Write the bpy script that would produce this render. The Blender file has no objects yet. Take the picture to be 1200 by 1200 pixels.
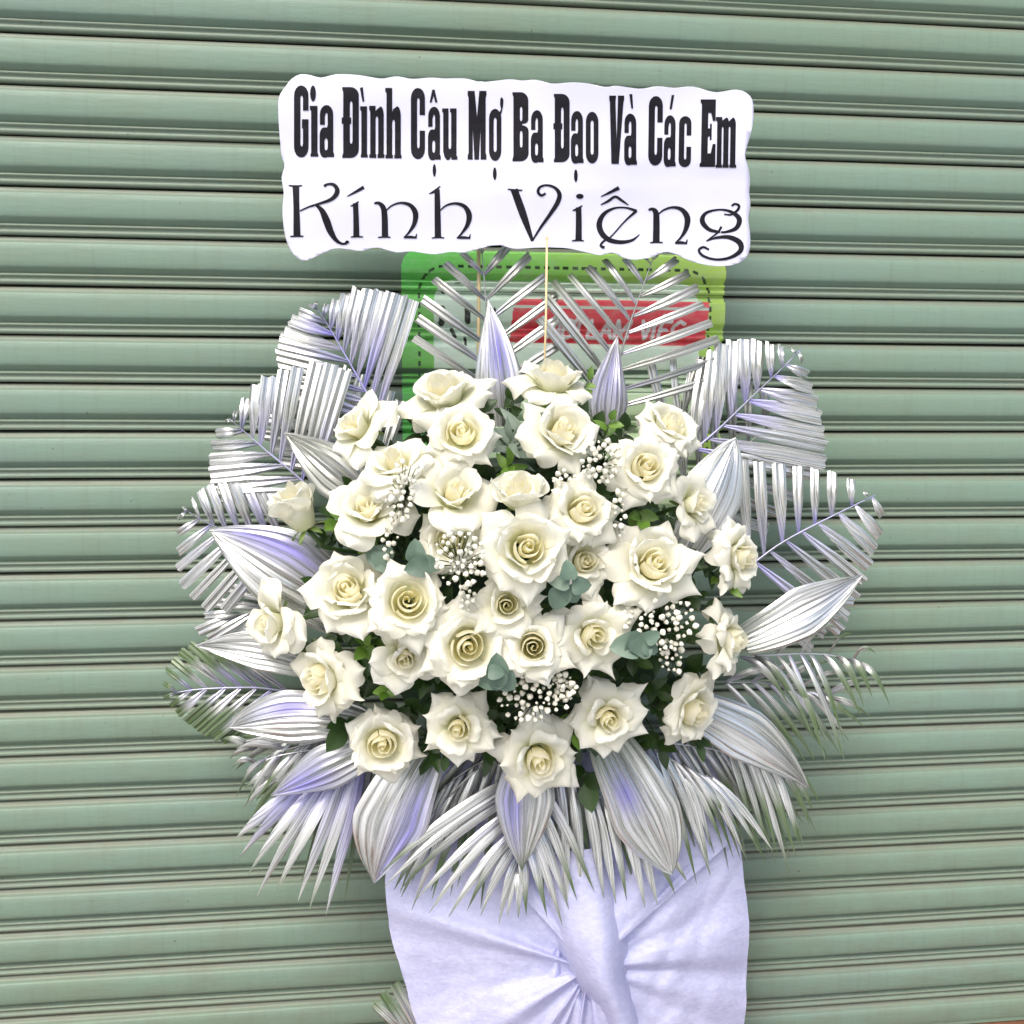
import bpy, bmesh, math, random
import numpy as np
from mathutils import Vector, Matrix, noise as mnoise

# ------------------------------------------------------------------ scene, camera, light
sc = bpy.context.scene
COL = sc.collection
rnd = random.Random(7)
PITCH = 0.075                      # rolling shutter slat pitch (m)
DIST = PITCH / 0.04456618          # camera distance to the shutter plane
FPX = 1200.0
YAW, PIT, ROLL = math.radians(6.713), math.radians(-6.4636), math.radians(0.238)
FWD = Vector((math.sin(YAW)*math.cos(PIT), math.cos(YAW)*math.cos(PIT), math.sin(PIT)))
_r = Vector((math.cos(YAW), -math.sin(YAW), 0)); _u = _r.cross(FWD)
RIGHT = math.cos(ROLL)*_r + math.sin(ROLL)*_u
UP = -math.sin(ROLL)*_r + math.cos(ROLL)*_u

def ray(px, py):
    return FWD + RIGHT*((px-600)/FPX) + UP*((600-py)/FPX)

_f = ray(1180, 1196); CAMZ = -_f.z/_f.y*DIST          # shutter meets the floor there: z = 0
CAM = Vector((0, -DIST, CAMZ))
GAP0 = CAMZ + 0.32116892*DIST                          # height of the reference joint between slats

def W(px, py, d):
    """photo pixel -> world point standing d metres in front of the shutter"""
    r = ray(px, py); t = (DIST-d)/r.y
    return CAM + r*t

def mpp(d):                                            # metres per photo pixel at depth d
    return (DIST-d)/FPX*1.005

cam_d = bpy.data.cameras.new('camera'); cam = bpy.data.objects.new('camera', cam_d); COL.objects.link(cam)
cam_d.sensor_width = 36; cam_d.lens = 36*FPX/1200; cam_d.clip_start = 0.02; cam_d.clip_end = 200
cam.matrix_world = Matrix.Translation(CAM) @ Matrix((RIGHT, UP, -FWD)).transposed().to_4x4()
sc.camera = cam

SUN_EL, SUN_AZ = math.radians(52), math.radians(208)   # azimuth clockwise from +Y (the shutter faces -Y)
world = bpy.data.worlds.new('World'); sc.world = world; world.use_nodes = True
nt = world.node_tree
bg = nt.nodes['Background']; sky = nt.nodes.new('ShaderNodeTexSky')
sky.sky_type = 'NISHITA'; sky.sun_disc = False
sky.sun_elevation = SUN_EL; sky.sun_rotation = SUN_AZ
sky.air_density = 1.0; sky.dust_density = 5.0; sky.ozone_density = 1.0
nt.links.new(sky.outputs[0], bg.inputs[0]); bg.inputs[1].default_value = 0.15
sun_d = bpy.data.lights.new('sun', 'SUN'); sun = bpy.data.objects.new('sun', sun_d); COL.objects.link(sun)
sun_d.energy = 1.5; sun_d.angle = math.radians(32); sun_d.color = (1.0, 0.97, 0.93)
sd = Vector((math.sin(SUN_AZ)*math.cos(SUN_EL), math.cos(SUN_AZ)*math.cos(SUN_EL), math.sin(SUN_EL)))
sun.rotation_euler = sd.to_track_quat('Z', 'Y').to_euler(); sun.location = (-1, -3, 4)
sc.view_settings.view_transform = 'Standard'; sc.view_settings.look = 'None'
sc.view_settings.exposure = 0.64; sc.view_settings.gamma = 1.0
sc.view_settings.use_curve_mapping = False

# ------------------------------------------------------------------ helpers
def tag(o, label=None, cat=None, group=None, kind=None):
    if label: o['label'] = label
    if cat: o['category'] = cat
    if group: o['group'] = group
    if kind: o['kind'] = kind
    return o

def empty(name, loc, label, cat, group=None):
    o = bpy.data.objects.new(name, None); o.location = loc; o.empty_display_size = .02
    COL.objects.link(o); return tag(o, label, cat, group)

def mk_mesh(name, verts, faces, uv=None, col=None, smooth=True):
    me = bpy.data.meshes.new(name); me.from_pydata([tuple(v) for v in verts], [], faces)
    if uv is not None:
        l = me.uv_layers.new(name='UVMap')
        idx = np.empty(len(me.loops), dtype=np.int32); me.loops.foreach_get('vertex_index', idx)
        l.data.foreach_set('uv', np.asarray(uv, dtype=np.float32)[idx].ravel())
    if col is not None:
        a = me.color_attributes.new('paint', 'FLOAT_COLOR', 'POINT')
        a.data.foreach_set('color', np.asarray(col, dtype=np.float32).ravel())
    if smooth: me.polygons.foreach_set('use_smooth', [True]*len(me.polygons))
    me.update(); return me

def sharp_columns(me, nc):
    e = np.empty(len(me.edges)*2, dtype=np.int32); me.edges.foreach_get('vertices', e); e = e.reshape(-1, 2)
    a = me.attributes.new('sharp_edge', 'BOOLEAN', 'EDGE'); a.data.foreach_set('value', (e[:, 0] % nc) == (e[:, 1] % nc))

def link(name, me, mat, parent=None, loc=None):
    o = bpy.data.objects.new(name, me); COL.objects.link(o)
    if mat is not None and not me.materials: me.materials.append(mat)
    if parent is not None: o.parent = parent
    if loc is not None: o.location = loc
    return o

def part(name, verts, faces, mat, parent, **k):
    """verts in world space; stored relative to the parent's base"""
    off = parent.matrix_basis.translation if parent is not None else Vector()
    p = parent
    while p is not None and p.parent is not None:
        p = p.parent; off = off + p.matrix_basis.translation
    return link(name, mk_mesh(name, [Vector(v)-off for v in verts], faces, **k), mat, parent)

def grid_faces(nr, nc, off=0):
    return [(off+r*nc+c, off+r*nc+c+1, off+(r+1)*nc+c+1, off+(r+1)*nc+c) for r in range(nr-1) for c in range(nc-1)]

def cr(pts, n):
    """Catmull-Rom through points (any dimension) resampled to n"""
    P = np.asarray(pts, float)
    if len(P) == 2: return P[0]+(P[1]-P[0])*np.linspace(0, 1, n)[:, None]
    Q = np.vstack([2*P[0]-P[1], P, 2*P[-1]-P[-2]])
    seg = np.linalg.norm(np.diff(P[:, :2], axis=0), axis=1); cum = np.r_[0, np.cumsum(seg)]
    out = []
    for s in np.linspace(0, cum[-1], n):
        k = min(max(np.searchsorted(cum, s)-1, 0), len(P)-2); t = (s-cum[k])/max(seg[k], 1e-9)
        a, b, c, d = Q[k:k+4]
        out.append(.5*(2*b+(c-a)*t+(2*a-5*b+4*c-d)*t*t+(3*b-a-3*c+d)*t**3))
    return np.array(out)

def tube(path, r0, r1, seg=6):
    """verts, faces of a tapered tube along world points"""
    path = [Vector(p) for p in path]; vs = []; n = len(path)
    for i, p in enumerate(path):
        t = (path[min(i+1, n-1)]-path[max(i-1, 0)]).normalized()
        a = t.orthogonal().normalized() if abs(t.z) > .9 else t.cross(Vector((0, 0, 1))).normalized()
        b = t.cross(a); r = r0+(r1-r0)*i/max(n-1, 1)
        for k in range(seg):
            an = 2*math.pi*k/seg; vs.append(p+a*(r*math.cos(an))+b*(r*math.sin(an)))
    fs = [(i*seg+k, i*seg+(k+1) % seg, (i+1)*seg+(k+1) % seg, (i+1)*seg+k) for i in range(n-1) for k in range(seg)]
    fs.append(tuple(range(seg-1, -1, -1))); fs.append(tuple((n-1)*seg+k for k in range(seg)))
    return vs, fs

def box(x0, x1, y0, y1, z0, z1):
    v = [(x, y, z) for x in (x0, x1) for y in (y0, y1) for z in (z0, z1)]
    return v, [(0, 1, 3, 2), (4, 6, 7, 5), (0, 4, 5, 1), (2, 3, 7, 6), (0, 2, 6, 4), (1, 5, 7, 3)]

# ------------------------------------------------------------------ materials
class N:
    """tiny node helper"""
    def __init__(s, name):
        s.m = bpy.data.materials.new(name); s.m.use_nodes = True; s.t = s.m.node_tree
        s.b = s.t.nodes['Principled BSDF']; s.out = s.t.nodes['Material Output']
    def n(s, typ, **k):
        x = s.t.nodes.new(typ)
        for a, v in k.items():
            if a.startswith('i_'): x.inputs[int(a[2:])].default_value = v
            else: setattr(x, a, v)
        return x
    def l(s, a, b): s.t.links.new(a, b)
    def noise(s, vec, scale, detail=4, rough=.55):
        x = s.n('ShaderNodeTexNoise'); x.inputs['Scale'].default_value = scale
        x.inputs['Detail'].default_value = detail; x.inputs['Roughness'].default_value = rough
        if vec is not None: s.l(vec, x.inputs['Vector'])
        return x.outputs['Fac']
    def mapv(s, vec, scale):
        x = s.n('ShaderNodeMapping'); x.inputs['Scale'].default_value = scale; s.l(vec, x.inputs['Vector']); return x.outputs[0]
    def ramp(s, fac, stops):
        x = s.n('ShaderNodeValToRGB'); e = x.color_ramp.elements
        while len(e) < len(stops): e.new(.5)
        for k, (p, c) in enumerate(stops): e[k].position = p; e[k].color = (*c, 1) if len(c) == 3 else c
        s.l(fac, x.inputs[0]); return x.outputs[0]
    def mix(s, fac, a, b, blend='MIX'):
        x = s.n('ShaderNodeMix', data_type='RGBA', blend_type=blend)
        for i, v in ((0, fac), (6, a), (7, b)):
            if hasattr(v, 'is_linked'): s.l(v, x.inputs[i])
            else: x.inputs[i].default_value = v if i == 0 else (*v, 1)
        return x.outputs[2]
    def math(s, op, a, b=None):
        x = s.n('ShaderNodeMath', operation=op)
        for i, v in ((0, a), (1, b)):
            if v is None: continue
            if hasattr(v, 'is_linked'): s.l(v, x.inputs[i])
            else: x.inputs[i].default_value = v
        return x.outputs[0]
    def bump(s, h, strength, dist=.001):
        x = s.n('ShaderNodeBump'); x.inputs['Strength'].default_value = strength; x.inputs['Distance'].default_value = dist
        s.l(h, x.inputs['Height']); s.l(x.outputs[0], s.b.inputs['Normal']); return x.outputs[0]
    def set(s, **k):
        for a, v in k.items():
            i = s.b.inputs[a.replace('_', ' ')]
            if hasattr(v, 'is_linked'): s.l(v, i)
            else: i.default_value = (*v, 1) if isinstance(v, tuple) and len(v) == 3 else v
        return s
    def translucent(s, fac, color, normal=None):
        t = s.n('ShaderNodeBsdfTranslucent'); m = s.n('ShaderNodeMixShader')
        if hasattr(color, 'is_linked'): s.l(color, t.inputs[0])
        else: t.inputs[0].default_value = (*color, 1)
        m.inputs[0].default_value = fac
        s.l(s.b.outputs[0], m.inputs[1]); s.l(t.outputs[0], m.inputs[2]); s.l(m.outputs[0], s.out.inputs[0])

def m_plain(name, col, rough=.6, metal=0., var=.15, scale=30):
    k = N(name); tc = k.n('ShaderNodeTexCoord').outputs['Object']
    f = k.noise(tc, scale)
    c = k.mix(f, tuple(x*(1-var) for x in col), tuple(min(1, x*(1+var)) for x in col))
    k.set(Base_Color=c, Roughness=rough, Metallic=metal); return k.m

def m_shutter():
    k = N('sage_green_shutter_paint'); pos = k.n('ShaderNodeNewGeometry').outputs['Position']
    big = k.noise(k.mapv(pos, (1.3, 1, 2.6)), 1.6, 3)
    mid = k.noise(k.mapv(pos, (3, 1, 14)), 3.0, 6, .65)
    drip = k.noise(k.mapv(pos, (26, 1, 1.6)), 3.5, 5, .6)
    fine = k.noise(pos, 260, 3, .6)
    c = k.ramp(big, [(.3, (.146, .222, .158)), (.55, (.150, .233, .180)), (.75, (.146, .224, .190))])
    c = k.mix(k.math('MULTIPLY', k.ramp(mid, [(.42, (0, 0, 0)), (.8, (1, 1, 1))]), .35), c, (.165, .185, .135))
    c = k.mix(k.math('MULTIPLY', k.ramp(drip, [(.52, (0, 0, 0)), (.78, (1, 1, 1))]), .45), c, (.118, .158, .118))
    c = k.mix(k.math('MULTIPLY', fine, .14), c, (.215, .275, .235))
    # small scuffs and specks
    sp = k.noise(k.mapv(pos, (30, 1, 120)), 1.5, 2)
    c = k.mix(k.math('MULTIPLY', k.ramp(sp, [(.73, (0, 0, 0)), (.77, (1, 1, 1))]), .55), c, (.12, .15, .12))
    # splashed grime, thicker towards the ground
    sz = k.n('ShaderNodeSeparateXYZ'); k.l(pos, sz.inputs[0])
    low = k.ramp(k.math('MULTIPLY', sz.outputs[2], .6), [(.0, (1, 1, 1)), (.75, (.15, .15, .15))])
    gr = k.noise(k.mapv(pos, (5, 1, 9)), 2.6, 7, .68)
    c = k.mix(k.math('MULTIPLY', k.math('MULTIPLY', k.ramp(gr, [(.44, (0, 0, 0)), (.66, (1, 1, 1))]), low), .42), c, (.14, .15, .118))
    sk = k.noise(k.mapv(pos, (110, 1, 90)), 1.2, 1)
    c = k.mix(k.math('MULTIPLY', k.ramp(sk, [(.76, (0, 0, 0)), (.79, (1, 1, 1))]), .7), c, (.05, .055, .045))
    at = k.n('ShaderNodeAttribute', attribute_name='paint')
    dn = k.noise(k.mapv(pos, (7, 1, 30)), 4, 4)
    df = k.math('MULTIPLY', at.outputs['Fac'], k.ramp(dn, [(.25, (.35, .35, .35)), (.7, (1, 1, 1))]))
    c = k.mix(df, c, (.185, .172, .130))
    k.set(Base_Color=c, Roughness=k.ramp(mid, [(.3, (.42, .42, .42)), (.7, (.6, .6, .6))]))
    k.b.inputs['Specular IOR Level'].default_value = .35
    k.bump(k.noise(k.mapv(pos, (4, 1, 20)), 8, 4), .25, .002); return k.m

def m_leaf_paint():
    """sprayed palm: silver, lavender or bare green from the 'paint' attribute (rgb), alpha = how metallic"""
    k = N('silver_sprayed_leaf'); at = k.n('ShaderNodeAttribute', attribute_name='paint')
    uv = k.n('ShaderNodeUVMap').outputs[0]
    rn = k.n('ShaderNodeObjectInfo').outputs['Random']
    cmb = k.n('ShaderNodeCombineXYZ'); k.l(rn, cmb.inputs[2])
    ad = k.n('ShaderNodeVectorMath', operation='ADD'); k.l(uv, ad.inputs[0]); k.l(cmb.outputs[0], ad.inputs[1])
    sm = k.n('ShaderNodeVectorMath', operation='MULTIPLY'); k.l(ad.outputs[0], sm.inputs[0]); sm.inputs[1].default_value = (13, 1.3, 40)
    st = k.noise(sm.outputs[0], 1.0, 5, .6)
    pos = k.n('ShaderNodeNewGeometry').outputs['Position']
    sb = k.n('ShaderNodeVectorMath', operation='MULTIPLY'); k.l(ad.outputs[0], sb.inputs[0]); sb.inputs[1].default_value = (5, 1.3, 40)
    bl = k.noise(sb.outputs[0], 1.0, 6, .65)
    c = k.mix(k.ramp(st, [(.38, (1, 1, 1)), (.60, (0, 0, 0))]), at.outputs['Color'], k.mix(.70, at.outputs['Color'], (.17, .19, .16)))
    # thin spray where the green leaf shows through
    thin = k.math('MULTIPLY', k.ramp(bl, [(.54, (0, 0, 0)), (.72, (1, 1, 1))]), .6)
    c = k.mix(thin, c, (.13, .17, .10))
    k.set(Base_Color=c, Roughness=k.ramp(st, [(.3, (.22, .22, .22)), (.7, (.38, .38, .38))]), Metallic=k.math('MULTIPLY', at.outputs['Alpha'], k.math('SUBTRACT', 1.0, thin)))
    k.bump(st, .5, .0012); return k.m

def m_green(name, dark, light, rough=.42, trans=.12):
    k = N(name); uv = k.n('ShaderNodeUVMap').outputs[0]; pos = k.n('ShaderNodeNewGeometry').outputs['Position']
    rn = k.n('ShaderNodeObjectInfo').outputs['Random']
    f = k.math('ADD', k.math('MULTIPLY', k.noise(pos, 60), .6), k.math('MULTIPLY', rn, .45))
    c = k.ramp(f, [(.25, dark), (.85, light)])
    k.set(Base_Color=c, Roughness=rough)
    k.bump(k.noise(k.mapv(uv, (3, 14, 1)), 2.5, 3), .4, .001); k.translucent(trans, light); return k.m

def m_rose(name, base, mid, tip, trans=.3):
    k = N(name); uv = k.n('ShaderNodeUVMap').outputs[0]; sep = k.n('ShaderNodeSeparateXYZ'); k.l(uv, sep.inputs[0])
    rn = k.n('ShaderNodeObjectInfo').outputs['Random']
    pos = k.n('ShaderNodeNewGeometry').outputs['Position']
    v = k.math('ADD', sep.outputs[1], k.math('MULTIPLY', k.math('SUBTRACT', k.noise(pos, 70, 3), .5), .35))
    c = k.ramp(v, [(.05, base), (.5, mid), (.95, tip)])
    c = k.mix(k.math('MULTIPLY', rn, .35), c, tuple(x*y for x, y in zip(mid, (1.0, .985, .93))))
    k.set(Base_Color=c, Roughness=.7); k.b.inputs['Specular IOR Level'].default_value = .15
    k.bump(k.noise(k.mapv(uv, (22, 2.2, 1)), 1.2, 4, .6), .35, .0012)
    k.translucent(trans, c); return k.m

def m_cloth():
    k = N('lavender_white_nonwoven_cloth'); pos = k.n('ShaderNodeNewGeometry').outputs['Position']
    a = k.noise(k.mapv(pos, (60, 60, 110)), 1.6, 7, .72); b = k.noise(pos, 14, 4)
    c = k.mix(k.ramp(a, [(.3, (0, 0, 0)), (.7, (1, 1, 1))]), (.48, .50, .76), (.72, .74, .93)); c = k.mix(k.math('MULTIPLY', b, .3), c, (.66, .67, .87))
    k.set(Base_Color=c, Roughness=.75); k.b.inputs['Specular IOR Level'].default_value = .2
    k.bump(k.math('ADD', a, k.math('MULTIPLY', b, .6)), .6, .003); k.translucent(.30, (.66, .68, .92)); return k.m

def m_attr(name, rough=.4):
    k = N(name); at = k.n('ShaderNodeAttribute', attribute_name='paint')
    pos = k.n('ShaderNodeNewGeometry').outputs['Position']
    f = k.noise(k.mapv(pos, (8, 1, 18)), 6, 5)
    c = k.mix(k.math('MULTIPLY', k.ramp(f, [(.45, (0, 0, 0)), (.75, (1, 1, 1))]), .28), at.outputs['Color'], (.5, .62, .5))
    k.set(Base_Color=c, Roughness=rough); return k.m

def m_paper():
    k = N('white_banner_paper'); pos = k.n('ShaderNodeNewGeometry').outputs['Position']
    f = k.noise(pos, 5, 3)
    k.set(Base_Color=k.ramp(f, [(.3, (.62, .63, .79)), (.7, (.68, .69, .82))]), Roughness=.5)
    k.bump(k.noise(k.mapv(pos, (2, 1, 5)), 6, 2), .10, .004); k.translucent(.10, (.80, .82, .94)); return k.m

def m_ink():
    k = N('black_print_ink'); pos = k.n('ShaderNodeNewGeometry').outputs['Position']
    f = k.noise(k.mapv(pos, (1, 1, 6)), 12, 4)
    k.set(Base_Color=k.ramp(f, [(.4, (.006, .006, .010)), (.8, (.016, .015, .02))]), Roughness=.6); k.b.inputs['Specular IOR Level'].default_value = .15; return k.m

def m_floor():
    k = N('brown_tile_floor'); pos = k.n('ShaderNodeNewGeometry').outputs['Position']
    f = k.noise(pos, 9, 6, .6)
    k.set(Base_Color=k.ramp(f, [(.3, (.13, .055, .03)), (.7, (.22, .10, .06))]), Roughness=.5); return k.m

def m_pave():
    k = N('grey_concrete_pavement'); pos = k.n('ShaderNodeNewGeometry').outputs['Position']
    f = k.noise(pos, 5, 8, .6)
    k.set(Base_Color=k.ramp(f, [(.3, (.38, .39, .395)), (.7, (.47, .48, .49))]), Roughness=.8); return k.m

M = dict(
    shutter=m_shutter(), paint=m_leaf_paint(), cloth=m_cloth(), sticker=m_attr('printed_vinyl_sticker'), paper=m_paper(), ink=m_ink(),
    floor=m_floor(), pave=m_pave(),
    heart=m_rose('rose_heart_petal', (.91, .85, .52), (.91, .875, .66), (.905, .89, .78), .68),
    petal=m_rose('rose_outer_petal', (.74, .77, .48), (.87, .865, .755), (.89, .89, .83), .42),
    sepal=m_green('rose_sepal_green', (.06, .11, .02), (.16, .24, .05)),
    stem=m_green('stem_green', (.03, .07, .015), (.07, .13, .03)),
    dark=m_green('dark_filler_leaf', (.012, .035, .008), (.045, .10, .018), .35),
    lime=m_green('fresh_filler_leaf', (.05, .12, .01), (.14, .26, .03), .4),
    sage=m_green('sage_grey_leaf', (.09, .13, .10), (.20, .26, .21), .55),
    euca=m_green('eucalyptus_leaf', (.055, .10, .07), (.13, .20, .15), .5, .06),
    gyp=m_plain('baby_breath_white', (.80, .78, .66), .7, 0, .06),
    foam=m_plain('floral_foam_green', (.02, .045, .02), .95),
    bamboo=m_plain('bamboo_stick', (.66, .52, .29), .5),
    wood=m_plain('bare_wood', (.28, .19, .11), .6),
    metal=m_plain('dark_gap', (.03, .035, .03), .8),
)

# ------------------------------------------------------------------ floor, pavement, shutter
XL, XR = -2.6, 3.2
v, f = box(XL-3, XR+3, -.42, .30, -.12, 0.0)
tag(link('floor', mk_mesh('floor', v, f, smooth=False), M['floor']), 'brown tiled floor strip at the foot of the shutter', None, kind='structure')
v, f = box(-14, 14, -22, -.42, -.24, -.012)
tag(link('pavement', mk_mesh('pavement', v, f, smooth=False), M['pave']), 'grey concrete pavement in front of the shutter', None, kind='structure')

# slat profile: (mm below the joint, m in front of the shutter plane, dirt)
PROF = [(-.2, -.0115, 1), (1.2, -.0105, 1), (1.5, -.0050, .75), (5.0, -.0040, .62), (7.6, -.0030, .5), (8.4, -.0004, .3), (9.2, .0022, .2), (10.2, .0042, .08), (12.0, .0053, .03),
        (20, .0062, 0), (28, .0064, 0), (38, .0060, 0), (44, .0050, 0), (46.6, .0040, 0), (48.0, .0020, .05), (51.5, -.0022, .12), (54.6, -.0060, .2), (55.4, -.0064, .3),
        (55.9, -.0030, .1), (56.8, -.0006, .45), (58.2, .0004, .45), (59.8, -.0004, .5), (60.6, -.0026, .3), (61.4, -.0040, .5), (63.2, -.0042, .5), (64.8, -.0036, .4),
        (65.4, -.0012, .1), (66.4, -.0002, .4), (68.2, .0004, .45), (70.8, -.0004, .5), (72.2, -.0028, .3), (72.7, -.0115, 1)]
def prof_d(mm):                                        # surface depth on the slat at mm below the joint
    mm = mm % 75.0
    return float(np.interp(mm, [p[0] for p in PROF], [p[1] for p in PROF]))

sh = empty('roller_shutter', (0, 0, 0), 'sage green metal roller shutter with horizontal ribbed slats', 'shutter')
v, f = box(XL, XR, .020, .024, .0, 2.9)
link('backing', mk_mesh('shutter_backing', v, f, smooth=False), M['metal'], sh)
nx = 15
i0 = -int((2.75-GAP0)/PITCH); i1 = int(GAP0/PITCH)
for i in range(i0, i1+1):
    zt = GAP0-PITCH*i; vs, cs = [], []
    wob = [rnd.uniform(-.0011, .0011) for _ in range(nx)]
    for j in range(nx):
        x = XL+(XR-XL)*j/(nx-1)
        for mm, d, dirt in PROF:
            vs.append((x, -d+wob[j]*.6, zt-mm/1000+wob[j])); cs.append((dirt, dirt, dirt, 1))
    me = mk_mesh('slat', vs, grid_faces(nx, len(PROF)), col=cs)
    link('slat', me, M['shutter'], sh)
zb = GAP0-PITCH*(i1+1)                                 # bottom rail closes onto the floor
v, f = box(XL, XR, -.004, .018, .002, max(zb, .012))
link('bottom_rail', mk_mesh('bottom_rail', v, f, smooth=False), M['shutter'], sh)

# ------------------------------------------------------------------ printed sticker on the shutter (follows the ribs)
def smooth01(a, b, x): t = np.clip((x-a)/(b-a), 0, 1); return t*t*(3-2*t)
def wall_px(px, py): p = W(px, py, 0); return p.x, p.z
SX0, SZ1 = wall_px(470, 292); SX1, _ = wall_px(850, 300); _, SZ0 = wall_px(600, 610)
def inside_poly(x, z, poly):
    c = np.zeros(x.shape, bool); n = len(poly)
    for i in range(n):
        x1, y1 = poly[i]; x2, y2 = poly[(i+1) % n]
        m = ((y1 > z) != (y2 > z)) & (x < (x2-x1)*(z-y1)/((y2-y1) if y2 != y1 else 1e-12)+x1)
        c ^= m
    return c
def near_line(x, z, p, q, w):
    ax, az = q[0]-p[0], q[1]-p[1]; L = ax*ax+az*az
    t = np.clip(((x-p[0])*ax+(z-p[1])*az)/L, 0, 1)
    return np.hypot(x-p[0]-t*ax, z-p[1]-t*az) < w
def sticker():
    nxs, step = 400, 1.2
    xs = np.linspace(SX0, SX1, nxs)
    zs = np.arange(SZ1, SZ0, -step/1000)
    X, Z = np.meshgrid(xs, zs)
    mm = ((GAP0-Z)*1000) % 75.0
    D = np.interp(mm, [p[0] for p in PROF], [p[1] for p in PROF])
    D = np.maximum(D, -.009)+.0011
    s = (X-SX0)/(SX1-SX0)
    green = np.stack([.13+.30*s, .60+.08*s, .12-.01*s], -1)
    lime = np.stack([.22+.25*s, .55+.08*s, .12+.02*s], -1)
    bd = smooth01(.35, .75, np.sin(X*9+Z*21)*.5+.5)[..., None]*.5
    C = green*(1-bd)+lime*bd
    ix0, ix1 = SX0+.052, SX1-.044; iz1 = SZ1-.046
    def rrect(m, r, zb=-9):
        x0, x1, z1 = SX0+m[0], SX1-m[1], SZ1-m[2]
        cx = np.clip(X, x0+r, x1-r); cz = np.clip(Z, zb, z1-r)
        return np.hypot(X-cx, Z-cz)-r
    di = rrect((.052, .043, .046), .035)
    inn = np.stack([.70+.02*s, .87+.01*s, .75-.06*s], -1)
    low = smooth01(SZ1-.16, SZ1-.26, Z)[..., None]*np.array([0.5])
    inn = inn*(1-low)+np.stack([.36+.1*s, .62+0*s, .25-.06*s], -1)*low
    C = np.where((di < 0)[..., None], inn, C)
    # dashed black border
    db = rrect((.028, .026, .026), .042)
    per = np.where(np.abs(Z-(SZ1-.026)) < .012, X, Z); dash = (per % .0155) < .0090
    C = np.where(((np.abs(db) < .0021) & dash)[..., None], np.array([.012, .04, .012]), C)
    # red band with white lettering
    def wp(px, py): return wall_px(px, py)
    red = [wp(602, 350), wp(830, 354), wp(826, 406), wp(597, 401)]
    rb = inside_poly(X, Z, red); C = np.where(rb[..., None], np.array([.80, .07, .095]), C)
    wl = [(602, 359.5), (828, 363)]
    C = np.where((near_line(X, Z, wp(*wl[0]), wp(*wl[1]), .0022))[..., None], np.array([.62, .70, .60]), C)
    T = {'N': [((0, 0), (0, 1)), ((0, 1), (1, 0)), ((1, 0), (1, 1))], 'O': [((0, .1), (0, .9)), ((0, .9), (.5, 1)), ((.5, 1), (1, .9)), ((1, .9), (1, .1)), ((1, .1), (.5, 0)), ((.5, 0), (0, .1)), ((1, .9), (1.25, 1.15))],
         'I': [((.5, 0), (.5, 1))], 'L': [((0, 0), (0, 1)), ((0, 0), (1, 0))], 'A': [((0, 0), (.5, 1)), ((.5, 1), (1, 0)), ((.2, .35), (.8, .35))],
         'M': [((0, 0), (0, 1)), ((0, 1), (.5, .3)), ((.5, .3), (1, 1)), ((1, 1), (1, 0))], 'V': [((0, 1), (.5, 0)), ((.5, 0), (1, 1))],
         'E': [((0, 0), (0, 1)), ((0, 0), (1, 0)), ((0, .5), (.8, .5)), ((0, 1), (1, 1))], 'C': [((1, .85), (.5, 1)), ((.5, 1), (0, .75)), ((0, .75), (0, .25)), ((0, .25), (.5, 0)), ((.5, 0), (1, .15))]}
    lay = [('N', 641, 653), ('O', 658, 669), ('I', 673, 677), ('L', 688, 698), ('A', 702, 715), ('M', 719, 734), ('V', 748, 761), ('I', 762, 766), ('E', 771, 781), ('C', 786, 797)]
    for ch, xa, xb in lay:
        for (a, b), (c, d) in T[ch]:
            def q(u, w): return wp(xa+(xb-xa)*u+w*5, 395.5+(xa-640)*.012-w*20)
            C = np.where(near_line(X, Z, q(a, b), q(c, d), .0030)[..., None], np.array([.80, .78, .78]), C)
    for p, q in (((706, 369), (711, 372)), ((774, 374), (778, 370)), ((778, 370), (782, 374)), ((777, 401), (778, 401))):
        C = np.where(near_line(X, Z, wp(*p), wp(*q), .0022)[..., None], np.array([.80, .78, .78]), C)
    # black mark fragments left of the band
    for (p, q, w) in (((518, 362), (517, 379), .0048), ((520, 341), (526, 339), .0044), ((547, 364), (548, 377), .0046), ((579, 362), (580, 371), .0020),
                      ((529, 386), (533, 395), .0030), ((545, 396), (546, 404), .0022)):
        C = np.where(near_line(X, Z, wp(*p), wp(*q), w)[..., None], np.array([.015, .018, .015]), C)
    C = np.where(near_line(X, Z, wp(533, 332), wp(548, 331), .0014)[..., None], np.array([.25, .33, .27]), C)
    # rounded outer corners
    do = rrect((0, 0, 0), .028)
    keep = (do < .0004)
    vs = np.stack([X, -D, Z], -1).reshape(-1, 3); cs = np.concatenate([C, np.ones(C.shape[:2]+(1,))], -1).reshape(-1, 4)
    nr, nc = X.shape; kf = keep.ravel()
    fs = [q for q in grid_faces(nr, nc) if kf[q[0]] and kf[q[1]] and kf[q[2]] and kf[q[3]]]
    me = bpy.data.meshes.new('advert_sticker'); me.from_pydata(vs.tolist(), [], fs)
    a = me.color_attributes.new('paint', 'FLOAT_COLOR', 'POINT'); a.data.foreach_set('color', cs.astype(np.float32).ravel())
    me.polygons.foreach_set('use_smooth', [True]*len(me.polygons))
    tag(link('advert_sticker', me, M['sticker']), 'green advert sticker with dashed border and red lettered band pasted on the shutter', 'sticker')
sticker()

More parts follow.
